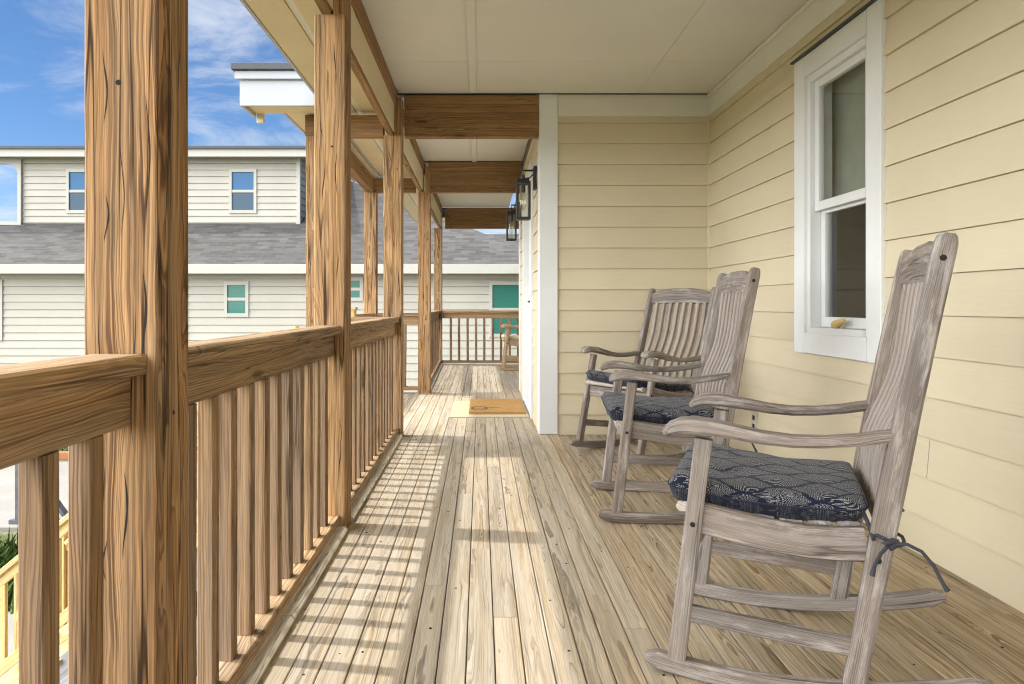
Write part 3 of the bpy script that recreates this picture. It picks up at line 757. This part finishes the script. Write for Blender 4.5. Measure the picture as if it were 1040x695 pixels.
# ------------------------------------------------------------------ rocking chairs
UC = .376
def chair_proto():
    t = thing('rocking_chair', '', 'rocking chair', group='rocking chairs on the porch')
    X, Y, Z = Vector((1, 0, 0)), Vector((0, 1, 0)), Vector((0, 0, 1))
    HV = .2635
    up_ = lambda w: .283-.181*w            # rear post centre line
    def P(u, v, w): return Vector((u-UC, v, w))
    def side_sweep(pts, wv, th, ch=.006, v=0.):
        st = []
        for i, (u, w, *q) in enumerate(pts):
            a = pts[max(i-1, 0)]; b = pts[min(i+1, len(pts)-1)]
            T = Vector((b[0]-a[0], 0, b[1]-a[1])).normalized(); B = T.cross(Y).normalized()
            s = q[0] if q else 1.; sv = q[1] if len(q) > 1 else 1.
            st.append((P(u, v, w), Y, B, wv/2*sv, th/2*s))
        return st, ch
    for s in (-1, 1):
        v = HV*s
        rk = []
        for i in range(25):
            u = .752*i/24; w = .021+(u-.55)**2/3.2
            e = min(u, .752-u); q = 1. if e > .03 else (.45+.55*math.sqrt(max(0, 1-(1-e/.03)**2)))
            rk.append((u, w, q))
        part('rocker', M['chair'], t, lambda mb: mb.sweep(*side_sweep(rk, .036, .044, v=v)))
        # front leg, leaning back to the arm
        def leg(mb):
            st = []
            for f in (0, .03, .5, .75, 1.):
                u = .674-.067*f; w = .034+.578*f
                st.append((P(u, v, w), Y, Vector((1, 0, .11)).normalized(), .016, .0235-.003*(1-abs(f-.7))))
            mb.sweep(st, .005)
            for w in (.395,): mb.disc(P(.632, v+.0162*s, w), Y*s, .0065, mi=1)
        part('front_leg', [M['chair'], M['dark']], t, leg)
        def rear(mb):
            st = []
            for w, q in ((.03, 1.), (.2, 1.), (.42, 1.12), (.55, 1.15), (.7, 1.08), (.95, 1.), (1.07, .98), (1.09, .93), (1.103, .8), (1.11, .55)):
                st.append((P(up_(w)+.008*math.sin((w-.1)*2.6), v, w), Y, Vector((1, 0, .18)).normalized(), .0165, .0235*q))
            mb.sweep(st, .006)
            for w in (.365, 1.055): mb.disc(P(up_(w)+.006, v+.0167*s, w), Y*s, .0070, mi=1)
        part('rear_post', [M['chair'], M['dark']], t, rear)
        va = HV*s
        arm = [(.700, .612, .45, .55), (.697, .620, .75, .8), (.688, .629, 1., .95), (.665, .638, 1.15, 1.), (.635, .641, 1.25, 1.), (.60, .640, 1.2, 1.), (.54, .632, 1.05, .95), (.47, .622, .95, .85),
               (.40, .618, .9, .75), (.33, .622, .9, .65), (.26, .632, .95, .50), (.22, .641, 1., .44), (.192, .646, 1., .42)]
        arm = [(u, w+.004, a, b) for u, w, a, b in arm][::-1]
        part('arm', M['chair'], t, lambda mb: mb.sweep(*side_sweep(arm, .075, .030, .008, va)), smooth=40)
        vr = (HV-.012)*s
        sr = [(.245, .392), (.30, .385), (.37, .381), (.45, .385), (.53, .396), (.60, .406), (.632, .408)]
        part('side_rail', M['chair'], t, lambda mb: mb.sweep(*side_sweep(sr, .024, .078, .004, vr)))
        part('side_stretcher', M['chair'], t, lambda mb: mb.bar(P(.258, HV*s, .150), P(.655, HV*s, .165), .022, .042, (0, 0, 1)))
    def front_rail(mb):
        mb.bar(P(.625, -HV+.02, .375), P(.625, HV-.02, .375), .024, .07)
    part('front_rail', M['chair'], t, front_rail)
    part('front_slat', M['chairpale'], t, lambda mb: mb.bar(P(.652, -HV+.019, .428), P(.652, HV-.019, .428), .05, .024, ch=.008))
    for i in range(6):
        u = .595-.063*i; w = .431-.012*math.sin(min(1, (.6-u)/.3)*math.pi*.9)
        part('seat_slat', M['chair'], t, lambda mb: mb.bar(P(u, -HV+.028, w), P(u, HV-.028, w), .05, .018))
    part('lower_back_rail', M['chair'], t, lambda mb: mb.bar(P(up_(.43)-.002, -HV+.018, .43), P(up_(.43)-.002, HV-.018, .43), .026, .055))
    def crest(mb):
        st = []
        for i in range(13):
            v = -.247+.494*i/12; q = 1-(v/.247)**2
            top = 1.075+.032*min(1, q*1.15); bot = 1.005
            bow = -.012*q
            st.append((P(up_((top+bot)/2)+.004+bow, v, (top+bot)/2), Vector((1, 0, .15)).normalized(), Z, .013, (top-bot)/2))
        mb.sweep(st, .005)
    part('crest_rail', M['chair'], t, crest)
    for i in range(8):
        v = -.203+.406*i/7
        pts = []
        for j in range(13):
            f = j/12; w = .455+(1.008-.455)*f
            off = .022*math.exp(-((f-.22)/.2)**2)-.013*math.exp(-((f-.62)/.25)**2)+.002-.010*(1-(v/.247)**2)*f
            pts.append((up_(w)+off, w))
        part('back_slat', M['slat'], t, lambda mb: mb.sweep(*side_sweep(pts, .028, .022, .003, v)))
    return t

def cushion_mesh(seedv):
    rs = random.Random(seedv)
    mb = MB(); nx, ny = 44, 44; V = []; W = []; F = []
    hx, hy, hz = .235, .247, .041
    ph = [rs.uniform(0, 6.28) for _ in range(6)]
    def pt(i, j, sgn):
        a = -1+2*i/nx; b = -1+2*j/ny
        # rounded square outline
        r = (abs(a)**14+abs(b)**14)**(1/14) if (a or b) else 1
        edge = max(abs(a), abs(b)); sc = edge/r if r else 1
        x, y = a*sc*hx, b*sc*hy
        f = max(0., 1-edge**9)**.3
        dome = .76+.24*math.cos(a*1.3)*math.cos(b*1.3)
        tuft = sum(.16*math.exp(-(((a-p)/.11)**2+((b-q)/.11)**2)) for p in (-.38, .38) for q in (-.38, .38))
        wr = .05*math.sin(a*5+ph[0]+b*2)+.04*math.sin(b*7+ph[1]-a*3)+.03*math.sin(a*11+b*9+ph[2])
        z = sgn*hz*(1. if sgn > 0 else 1.3)*f*(dome-(tuft if sgn > 0 else 0)+wr)
        z += .006*math.sin(b*2+ph[3])*a-.016*(1-a*a)+.010
        return x, y, z
    for sgn in (1, -1):
        b0 = len(V)
        for i in range(nx+1):
            for j in range(ny+1):
                x, y, z = pt(i, j, sgn); V.append((x, y, z))
                a_, b_ = abs(x/hx), abs(y/hy); dp = hz-z
                W.append((x+(math.copysign(dp, x) if a_ > b_ else 0)*max(0, (max(a_, b_)-.8)*5), y+(math.copysign(dp, y) if b_ >= a_ else 0)*max(0, (max(a_, b_)-.8)*5), dp/hz))
        for i in range(nx):
            for j in range(ny):
                q = [b0+i*(ny+1)+j, b0+(i+1)*(ny+1)+j, b0+(i+1)*(ny+1)+j+1, b0+i*(ny+1)+j+1]
                F.append(q if sgn > 0 else q[::-1])
    mb.piece(V, F, W, .5)
    return mb, pt, nx, ny

def cushion_proto(label, m, seedv):
    t = thing('seat_cushion', label, 'cushion', group='cushions on the rocking chairs')
    mb, pt, nx, ny = cushion_mesh(seedv)
    mb.build('cover', m, t, 60)
    pp = [pt(i, 0, 1) for i in range(nx)]+[pt(nx, j, 1) for j in range(ny)]+[pt(i, ny, 1) for i in range(nx, 0, -1)]+[pt(0, j, 1) for j in range(ny, -1, -1)]
    pm = MB(); pm.tube(pp, .0022, 6, caps=False); pm.build('piping', M['navy'], t, 60)
    for s in (-1, 1):     # ties knotted round the rear posts
        tm = MB()
        pv = s*.2635; px = -.268
        ring = [(px+.033*math.cos(q), pv+.025*math.sin(q), .0-.04+.008*math.sin(q*2)) for q in [2*math.pi*k/16 for k in range(17)]]
        tm.tube([(-.222, s*.225, .0), (-.235, s*.262, -.028), (px+.03, pv+s*.026, -.04)], .005, 7)
        tm.tube(ring, .004, 7, caps=False)
        k0 = Vector((px-.002, pv+s*.034, -.042))
        tm.tube([k0+Vector((-.014, 0, .006)), k0+Vector((-.004, s*.006, .010)), k0+Vector((.012, s*.003, -.002)), k0+Vector((.0, s*.008, -.008)), k0+Vector((-.012, 0, 0))], .0065, 8)
        tm.tube([k0, k0+Vector((-.03, s*.012, .008)), k0+Vector((-.058, s*.016, -.002)), k0+Vector((-.082, s*.018, -.03)), k0+Vector((-.10, s*.018, -.065)), k0+Vector((-.108, s*.018, -.078))], [.004, .004, .004, .004, .004, .006], 7)
        tm.tube([k0, k0+Vector((.018, s*.008, -.022)), k0+Vector((.030, s*.010, -.052)), k0+Vector((.034, s*.010, -.075))], [.004, .004, .004, .006], 7)
        tm.build('tie', M['cord'], t, 60)
    return t

chairs = [  # x, y, heading of the front, roll back, labels
    (.884, 1.894, 156., 0., 'weathered grey rocking chair in the right foreground with a knotted cushion tie on its post',
     'navy leaf-patterned cushion with knotted dangling tie on the nearest rocking chair'),
    (.917, 3.251, 174.7, 0., 'brown weathered rocking chair standing side-on, between two other chairs beside the window',
     'dark leaf-patterned cushion with pale front slat below on the side-on rocking chair beneath the window'),
    (1.175, 4.536, 214., 6., 'rocking chair turned towards the viewer in the corner, its whole slatted back in sight',
     'dark patterned cushion half hidden under the arms of the corner rocking chair'),
    (.64, 10.25, 180., 0., 'small sunlit rocking chair at the far porch end, half hidden by white trim',
     'cream cushion on the far rocking chair half hidden by the white door trim')]
base = chair_proto(); cb = cushion_proto('', M['fabric'], 3)
for i, (x, y, h, tilt, l1, l2) in enumerate(chairs):
    c = base if i == 0 else copy_tree(base)
    if i == 0: q = cb
    elif i == 3: q = cushion_proto(l2, M['creamcloth'], 8)
    else: q = copy_tree(cb)
    M0 = Matrix.Translation((x, y, 0)) @ Matrix.Rotation(R(h), 4, 'Z')
    ac = Vector((.55-UC, 0, 1.6))
    T0 = Matrix.Translation(ac) @ Matrix.Rotation(-R(tilt), 4, 'Y') @ Matrix.Translation(-ac)
    mw = M0 @ T0
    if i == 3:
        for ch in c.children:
            ch.material_slots[0].link = 'OBJECT'; ch.material_slots[0].material = M['litteak']
    c.matrix_world = mw; c['label'] = l1
    q.matrix_world = mw @ Matrix.Translation((.470-UC, 0, .464)) @ Matrix.Rotation(R(-2.), 4, 'Y'); q['label'] = l2

# ------------------------------------------------------------------ lanterns
def lantern(y, z, label):
    t = thing('wall_lantern', label, 'lantern', (DX-.001, y, z), 0., 'wall lanterns by the door')
    part('back_plate', M['iron'], t, lambda mb: mb.box(-.022, 0, -.055, .055, -.06, .11))
    part('arm', M['iron'], t, lambda mb: (mb.tube([(-.02, 0, .085), (-.10, 0, .085), (-.102, 0, .04)], .008), mb.tube([(-.02, 0, .06), (-.05, 0, .03), (-.10, 0, .022)], .005)))
    def frame(mb):
        w = .046; cx = -.10; z0, z1 = -.285, -.012
        for sx in (-1, 1):
            for sy in (-1, 1): mb.box(cx+sx*w-.008, cx+sx*w+.008, sy*w-.008, sy*w+.008, z0, z1)
        for zz in (z0, z1):
            for sg in (-1, 1):
                mb.box(cx-w, cx+w, sg*w-.0085, sg*w+.0085, zz-.009, zz+.009); mb.box(cx+sg*w-.0085, cx+sg*w+.0085, -w, w, zz-.0095, zz+.0095)
        mb.box(cx-w, cx+w, -w, w, z0-.004, z0+.006)
        mb.box(cx-w+.002, cx+w-.002, -w+.002, w-.002, z1-.003, z1+.014); mb.box(cx-.045, cx+.045, -.045, .045, z1+.0145, z1+.03)
        mb.tube([(cx, 0, z1+.03), (cx, 0, z1+.06)], .012)
    part('frame', M['iron'], t, frame)
    def gl(mb):
        w = .040; cx = -.10; a = [(cx-w, -w), (cx+w, -w), (cx+w, w), (cx-w, w)]
        for k in range(4):
            p, q = a[k], a[(k+1) % 4]; mb.quad((*p, -.275), (*q, -.275), (*q, -.02), (*p, -.02))
    part('glass', M['lampglass'], t, gl, 0)
    part('socket', M['iron'], t, lambda mb: mb.tube([(-.10, 0, -.022), (-.10, 0, -.085)], .017, 12))
    part('bulb', M['bulb'], t, lambda mb: mb.tube([(-.10, 0, -.085), (-.10, 0, -.10), (-.10, 0, -.13), (-.10, 0, -.19), (-.10, 0, -.215), (-.10, 0, -.225)], [.012, .018, .026, .026, .018, .004], 14), 60)
lantern(5.30, 1.90, 'black glass wall lantern on the nearer side of the door')
lantern(7.34, 1.93, 'black glass wall lantern on the farther side of the door, hanging lower in the picture')

# ------------------------------------------------------------------ mats, outlet
t = thing('rug', 'pale cream woven mat lying under the orange doormat', 'rug', (.075, 6.29, 0))
part('weave', M['rug'], t, lambda mb: mb.box(-.34, .34, -.47, .47, .001, .009, .003))
part('border', M['molding'], t, lambda mb: mb.box(-.34, .34, -.482, -.4705, .001, .0085, .002))
part('border', M['molding'], t, lambda mb: mb.box(-.34, .34, .4705, .482, .001, .0085, .002))
t = thing('doormat', 'orange coir doormat with a dark printed motif on top of the cream mat', 'doormat', (.145, 6.36, .0095))
part('coir_pile', M['coir'], t, lambda mb: mb.box(-.245, .245, -.42, .42, 0, .02, .004))
def motif(mb):
    pts = [(-.155+.065*math.cos(q), -.20+.10*math.sin(q), .0204) for q in [2*math.pi*k/28 for k in range(29)]]
    for a, b in zip(pts, pts[1:]): 
        A = Vector(a); B = Vector(b); n = Vector((-(B-A).y, (B-A).x, 0)).normalized()*.012
        mb.quad(A-n, B-n*1.1, B+n*1.1, A+n)
    for x0, x1, y in ((-.20, -.11, -.21), (-.07, .03, -.16)):
        mb.quad((x0, y-.012, .0207), (x1, y-.012, .0207), (x1, y+.012, .0207), (x0, y+.012, .0207))
part('printed_motif', M['mark'], t, motif, 0)
t = thing('wall_outlet', 'small beige electrical outlet low on the siding behind the chairs', 'outlet', (WX-.012, 4.22, .235))
part('cover_plate', M['outlet'], t, lambda mb: mb.box(-.006, .004, -.036, .036, -.058, .058, .003))
part('socket', M['dark'], t, lambda mb: (mb.box(-.0075, -.0055, -.016, .016, .012, .04, .001), mb.box(-.0075, -.0055, -.016, .016, -.04, -.012, .001)))

# ------------------------------------------------------------------ the house next door
nh = thing('neighbour_house', 'pale lap-sided two-storey house with grey shingle roof beyond the railing', 'house', (-4, 16, GZ))
NO = Vector((-4, 16, GZ))
def hp(name, m, fn, parent=None, smooth=30):
    mb = MB(); fn(mb); mb.v = [tuple(Vector(v)-NO) for v in mb.v]; return mb.build(name, m, parent or nh, smooth)
lowwin = [(-11.9, -11.07, .13, 1.54), (-7.62, -6.79, .13, 1.56), (-5.94, -5.37, .675, 1.50), (-3.36, -2.72, 1.04, 1.60), (.2, 1.35, .2, 1.50)]
upwin = [(-10.8, -10.08, 3.34, 4.50), (-6.555, -5.835, 3.34, 4.50)]
NX0, NX1 = -15., 4.2
hp('wall', M['vinyl'], lambda mb: siding(mb, (NX0, 16, 0), (1, 0, 0), (0, -1, 0), NX1-NX0, GZ+.2, 1.70, .178, [(a-NX0, b-NX0, c, d) for a, b, c, d in lowwin], .028, .003, False, .006), smooth=0)
hp('wall', M['vinyl'], lambda mb: siding(mb, (-11.93, 18, 0), (1, 0, 0), (0, -1, 0), 7.2, 2.93, 4.85, .172, [(a+11.93, b+11.93, c, d) for a, b, c, d in upwin], .028, .003, False, .006), smooth=0)
hp('wall', M['vinyl'], lambda mb: siding(mb, (-4.73, 18, 0), (0, 1, 0), (1, 0, 0), 3.2, 2.93, 4.85, .172, (), .028, .003, False, .006), smooth=0)
def ncore(mb):  # felt behind the boards
    mb.box(NX0, NX1, 16.02, 21, GZ, 1.68); mb.box(-11.9, -4.76, 18.02, 22, 2.0, 4.85)
hp('wall', M['room'], ncore)
hp('foundation', M['concrete'], lambda mb: mb.box(NX0, NX1, 15.99, 16.015, GZ, GZ+.2))
def nwin(rects, y, m1, m2):
    for a, b, c, d in rects:
        fr = hp('window', M['vtrim'], lambda mb: (mb.box(a, a+.075, y-.05, y, c, d), mb.box(b-.075, b, y-.05, y, c, d),
             mb.box(a+.0755, b-.0755, y-.049, y, c, c+.085), mb.box(a+.0755, b-.0755, y-.049, y, d-.085, d),
             mb.box(a+.0755, b-.0755, y-.04, y, (c+d)/2-.035, (c+d)/2+.035)))
        hp('pane', m1, lambda mb: mb.quad((a+.07, y-.012, (c+d)/2), (b-.07, y-.012, (c+d)/2), (b-.07, y-.012, d-.08), (a+.07, y-.012, d-.08)), fr, 0)
        hp('pane', m2, lambda mb: mb.quad((a+.07, y-.018, c+.08), (b-.07, y-.018, c+.08), (b-.07, y-.018, (c+d)/2), (a+.07, y-.018, (c+d)/2)), fr, 0)
nwin(lowwin[:2], 16, M['bluepane'], M['darkpane']); nwin(lowwin[2:], 16, M['greenpane'], M['darkpane'] if False else M['greenpane']); nwin(upwin, 18, M['bluepane'], M['darkpane'])
def roofplane(mb, pts, U, Vv):
    o = Vector(pts[0]); U = Vector(U).normalized(); Vv = Vector(Vv).normalized()
    mb.piece(pts, [tuple(range(len(pts)))], [((Vector(p)-o).dot(U), (Vector(p)-o).dot(Vv), 0) for p in pts], .5)
zr = lambda y: 1.86+.5*(y-15.55)
def nroof(mb):
    yr = 21.5; vv = (0, 1, .5)
    roofplane(mb, [(NX0-.3, 15.55, zr(15.55)), (1.87, 15.55, zr(15.55)), (-.58, 18, zr(18)), (NX0-.3, 18, zr(18))], (1, 0, 0), vv)
    roofplane(mb, [(-11.9, 18, zr(18)), (-.58, 18, zr(18)), (-4.08, yr, zr(yr)), (-11.9, yr, zr(yr))], (1, 0, 0), vv)
    roofplane(mb, [(NX0-.3, 18, zr(18)-.02), (-11.9, 18, zr(18)-.02), (-11.9, 22, zr(18)-.02), (NX0-.3, 22, zr(18)-.02)], (1, 0, 0), (0, 1, 0))
    roofplane(mb, [(1.87, 15.55, zr(15.55)), (1.87, 27.4, zr(15.55)), (-4.08, yr, zr(yr))], (0, 1, 0), (-1, 0, .5))
    roofplane(mb, [(.0, 15.56, zr(15.56)-.012), (NX1+.3, 15.56, zr(15.56)-.012), (NX1+.3, 17.35, 2.735), (.0, 17.35, 2.735)], (1, 0, 0), vv)
    roofplane(mb, [(.0, 17.35, 2.735), (NX1+.3, 17.35, 2.735), (NX1+.3, 19.2, 1.86), (.0, 19.2, 1.86)], (1, 0, 0), (0, -1, .5))
    roofplane(mb, [(-11.9, yr, zr(yr)), (-4.08, yr, zr(yr)), (1.87, 27.4, 1.86), (-11.9, 27.4, 1.86)], (1, 0, 0), (0, -1, .5))
hp('roof', M['roof'], nroof, smooth=0)
hp('eave', M['vtrim'], lambda mb: (mb.box(NX0-.3, NX1+.3, 15.52, 15.545, 1.66, 1.875), mb.box(NX0-.3, NX1+.3, 15.546, 16.0, 1.69, 1.71)))
hp('eave', M['vtrim'], lambda mb: (mb.box(-13.6, -4.35, 17.58, 17.61, 4.74, 4.93), mb.box(-13.6, -4.35, 17.62, 18.3, 4.79, 4.81), mb.box(-4.38, -4.35, 17.62, 21.5, 4.74, 4.93)))
hp('roof', M['roofedge'], lambda mb: mb.piece([(-13.7, 17.52, 4.93), (-4.28, 17.52, 4.93), (-4.28, 22, 5.3), (-13.7, 22, 5.3), (-13.7, 17.52, 5.0), (-4.28, 17.52, 5.0), (-4.28, 22, 5.37), (-13.7, 22, 5.37)],
   [(0, 1, 5, 4), (4, 5, 6, 7), (1, 2, 6, 5), (0, 3, 2, 1)]))
def arch(mb):   # open upper porch with a rounded corner at its end
    y0, y1 = 17.9, 18.0; x1 = -11.94; x0 = -13.5
    mb.box(x1-.09, x1, y0, y1, 2.9, 4.75); mb.box(x0, x1-.091, y0, y1, 4.62, 4.75); mb.box(x0, x1-.091, y0, y1, 3.0, 3.12)
    n = 8; rr = .28; cx, cz = x1-.09-rr, 4.62-rr
    for k in range(n):
        a, b = math.pi/2*k/n, math.pi/2*(k+1)/n
        p, q = (cx+rr*math.cos(a), cz+rr*math.sin(a)), (cx+rr*math.cos(b), cz+rr*math.sin(b))
        c = (x1-.09, 4.62)
        for yy in (y0,): mb.piece([(c[0], yy, c[1]), (q[0], yy, q[1]), (p[0], yy, p[1])], [(0, 1, 2)])
        mb.quad((p[0], y0, p[1]), (q[0], y0, q[1]), (q[0], y1, q[1]), (p[0], y1, p[1]))
hp('porch_arch', M['vtrim'], arch)
hp('corner_trim', M['vtrim'], lambda mb: (mb.box(-4.80, -4.715, 17.96, 18.0, 2.93, 4.79), mb.box(-4.715, -4.70, 17.96, 18.05, 2.93, 4.79)))

# ------------------------------------------------------------------ yard behind the stair
fr = thing('braced_frame', 'dark steel V-braced frame standing on the pale driveway beyond the stair', 'frame', (-5.85, 9.75, GZ+.06))
part('upright', M['steel'], fr, lambda mb: (mb.bar((-.68, 0, 0), (-.68, 0, 1.15), .07, .07, (0, 1, 0)), mb.bar((.68, 0, 0), (.68, 0, 1.15), .07, .07, (0, 1, 0))))
part('brace', M['steel'], fr, lambda mb: mb.bar((-.64, .0, 1.0), (-.02, 0, .12), .05, .1, (0, 1, 0)))
part('brace', M['steel'], fr, lambda mb: mb.bar((.64, .0, 1.0), (.02, 0, .12), .05, .1, (0, 1, 0)))
part('foot', M['steel'], fr, lambda mb: mb.bar((-.8, 0, .03), (.8, 0, .03), .08, .06))
ed = MB(); ed.box(-14, 2, 14.0, 14.12, GZ, GZ+.16, .01); tag(ed.build('garden_edging', M['brick']), 'orange brick edging along the planting bed of the neighbouring house', 'edging')
def shrub(x, y, s, label):
    rs = random.Random(int(x*100)); mb = MB()
    for _ in range(420):
        d = Vector((rs.gauss(0, 1), rs.gauss(0, 1), rs.gauss(0, 1))).normalized()*(rs.random()**.4)*s
        c = Vector((d.x, d.y*.8, abs(d.z)*.9+.05)); u = Vector((rs.gauss(0, 1), rs.gauss(0, 1), rs.gauss(0, .5))).normalized(); w = u.cross(Vector((rs.gauss(0, 1), rs.gauss(0, 1), 1))).normalized()
        l = .09*rs.uniform(.7, 1.3)
        mb.quad(c, c+u*l*.5+w*l*.25, c+u*l, c+u*l*.5-w*l*.25, tint=rs.random())
    o = mb.build('low_shrub', M['leaf'], None, 0); o.location = (x, y, GZ); tag(o, label, 'shrub', 'shrubs in the neighbouring bed')
for i, x in enumerate((-11.2, -9.6, -8.7, -7.4, -6.1)):
    shrub(x, 14.7+.1*(i % 2), .42+.05*(i % 3), 'small leafy shrub in the planting bed against the neighbouring house wall')
gm = MB(); rs = random.Random(4)
for _ in range(9000):
    x = rs.uniform(-8.5, -2.0); y = rs.uniform(6.9, 8.7); h = rs.uniform(.08, .26)*(1.5 if rs.random() < .06 else 1); a = rs.uniform(0, 6.28); w = rs.uniform(.008, .02)
    dx, dy = math.cos(a), math.sin(a); ln = rs.uniform(.05, .22)
    b = Vector((x, y, GZ)); e = Vector((dy*w, -dx*w, 0))
    m_ = b+Vector((dx*ln*.35, dy*ln*.35, h*.6)); t_ = b+Vector((dx*ln, dy*ln, h))
    gm.piece([b-e, b+e, m_+e*.7, t_, m_-e*.7], [(0, 1, 2, 3, 4)], None, rs.random())
o = struct('grass', gm, M['leaf'], 'stuff', 0)
rd = MB()
for _ in range(7):
    x, y = rs.gauss(0, .1), rs.gauss(0, .1); h = rs.uniform(.4, .75); dx = rs.uniform(-.2, .2)
    rd.tube([(x, y, 0), (x+dx*.3, y, h*.6), (x+dx, y, h)], [.007, .006, .004], 5); rd.tube([(x+dx*.9, y, h*.9), (x+dx*1.05, y, h+.06), (x+dx*1.2, y, h+.16)], [.006, .02, .004], 6)
o = rd.build('reed_clump', M['reed']); o.location = (-5.85, 9.2, GZ); tag(o, 'clump of dry reeds rising from the grass in front of the dark frame', 'reeds')

# ------------------------------------------------------------------ light and sky
W = bpy.data.worlds.new('World'); S.world = W; W.use_nodes = True
nb = NB(W.node_tree); bg = W.node_tree.nodes['Background']
EL, AZ = 60., -81.; SKY_FILL = 28.; SKYO = (3.1, 1.7, 0.)
sky = nb.n('ShaderNodeTexSky', sky_type='NISHITA'); sky.sun_disc = False
sky.sun_elevation = R(EL); sky.sun_rotation = R(AZ); sky.altitude = 2500; sky.air_density = 1.; sky.dust_density = .2; sky.ozone_density = 3.
d = nb.n('ShaderNodeTexCoord').outputs['Generated']; dx, dy, dz = nb.sep(d)
zz = nb.m('ADD', nb.m('MAXIMUM', dz, 0.), .10)
pr = nb.vm('ADD', nb.comb(nb.m('DIVIDE', dx, zz), nb.m('DIVIDE', dy, zz), 0.), SKYO)
c1 = nb.noise(nb.mul(pr, (.75, 1.15, 1.)), 1.5, 10, .62, .9)
c2 = nb.noise(nb.mul(pr, (.5, .3, 1.)), .7, 3, .5)
cl = nb.m('MULTIPLY', nb.mr(c1, .42, .68, 0, 1, True), nb.mr(c2, .34, .58))
low = nb.mr(dz, .07, .19, 1.25, 0.)
cl = nb.m('MAXIMUM', cl, nb.m('MULTIPLY', low, nb.mr(c1, .35, .6)))
hs = nb.n('ShaderNodeHueSaturation'); hs.inputs['Saturation'].default_value = 1.14; hs.inputs['Value'].default_value = .55; nb.put(hs.inputs['Color'], sky.outputs[0])
blue = nb.mix(nb.m('MULTIPLY', cl, .82), hs.outputs[0], (3.3, 3.5, 3.8))
# fill light added to the unseen sky west, overhead and south of the porch
sky_fill = nb.m('MULTIPLY', nb.mr(nb.vm('DOT_PRODUCT', d, (-.82, -.42, .39)), .24, .68, 0, 1, True), nb.mr(c1, .2, .62, .72, 1.))
nb.put(bg.inputs['Color'], nb.mix(sky_fill, blue, (SKY_FILL*.985, SKY_FILL*.995, SKY_FILL*1.0)))
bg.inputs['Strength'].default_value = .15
sl = bpy.data.lights.new('sun', 'SUN'); so = bpy.data.objects.new('sun', sl); COL.objects.link(so)
sl.energy = 2.0; sl.angle = R(1.2); sl.color = (1., .95, .87)
az = R(9); ce = math.cos(R(EL))
dirv = Vector((ce*math.cos(az), -ce*math.sin(az), -math.sin(R(EL))))
so.rotation_euler = dirv.to_track_quat('-Z', 'Y').to_euler(); so.location = (-6, 2, 9)

cam = bpy.data.cameras.new('camera'); co = bpy.data.objects.new('camera', cam); COL.objects.link(co)
co.location = (0, 0, EYE); co.rotation_euler = (R(90), 0, 0)
cam.sensor_width = 36; cam.lens = 36*700/1040; cam.shift_x = (520-488)/1040; cam.shift_y = -(347.5-310)/1040
cam.clip_start = .02; cam.clip_end = 800
S.camera = co
vs = S.view_settings; vs.view_transform = 'Standard'; vs.look = 'None'; vs.exposure = .80; vs.gamma = 1; vs.use_curve_mapping = False
S.display_settings.display_device = 'sRGB'
S.cycles.use_denoising = True; S.cycles.denoising_prefilter = 'NONE'; S.cycles.filter_width = 1.15; S.cycles.max_bounces = 8; S.cycles.diffuse_bounces = 5; S.cycles.transparent_max_bounces = 12
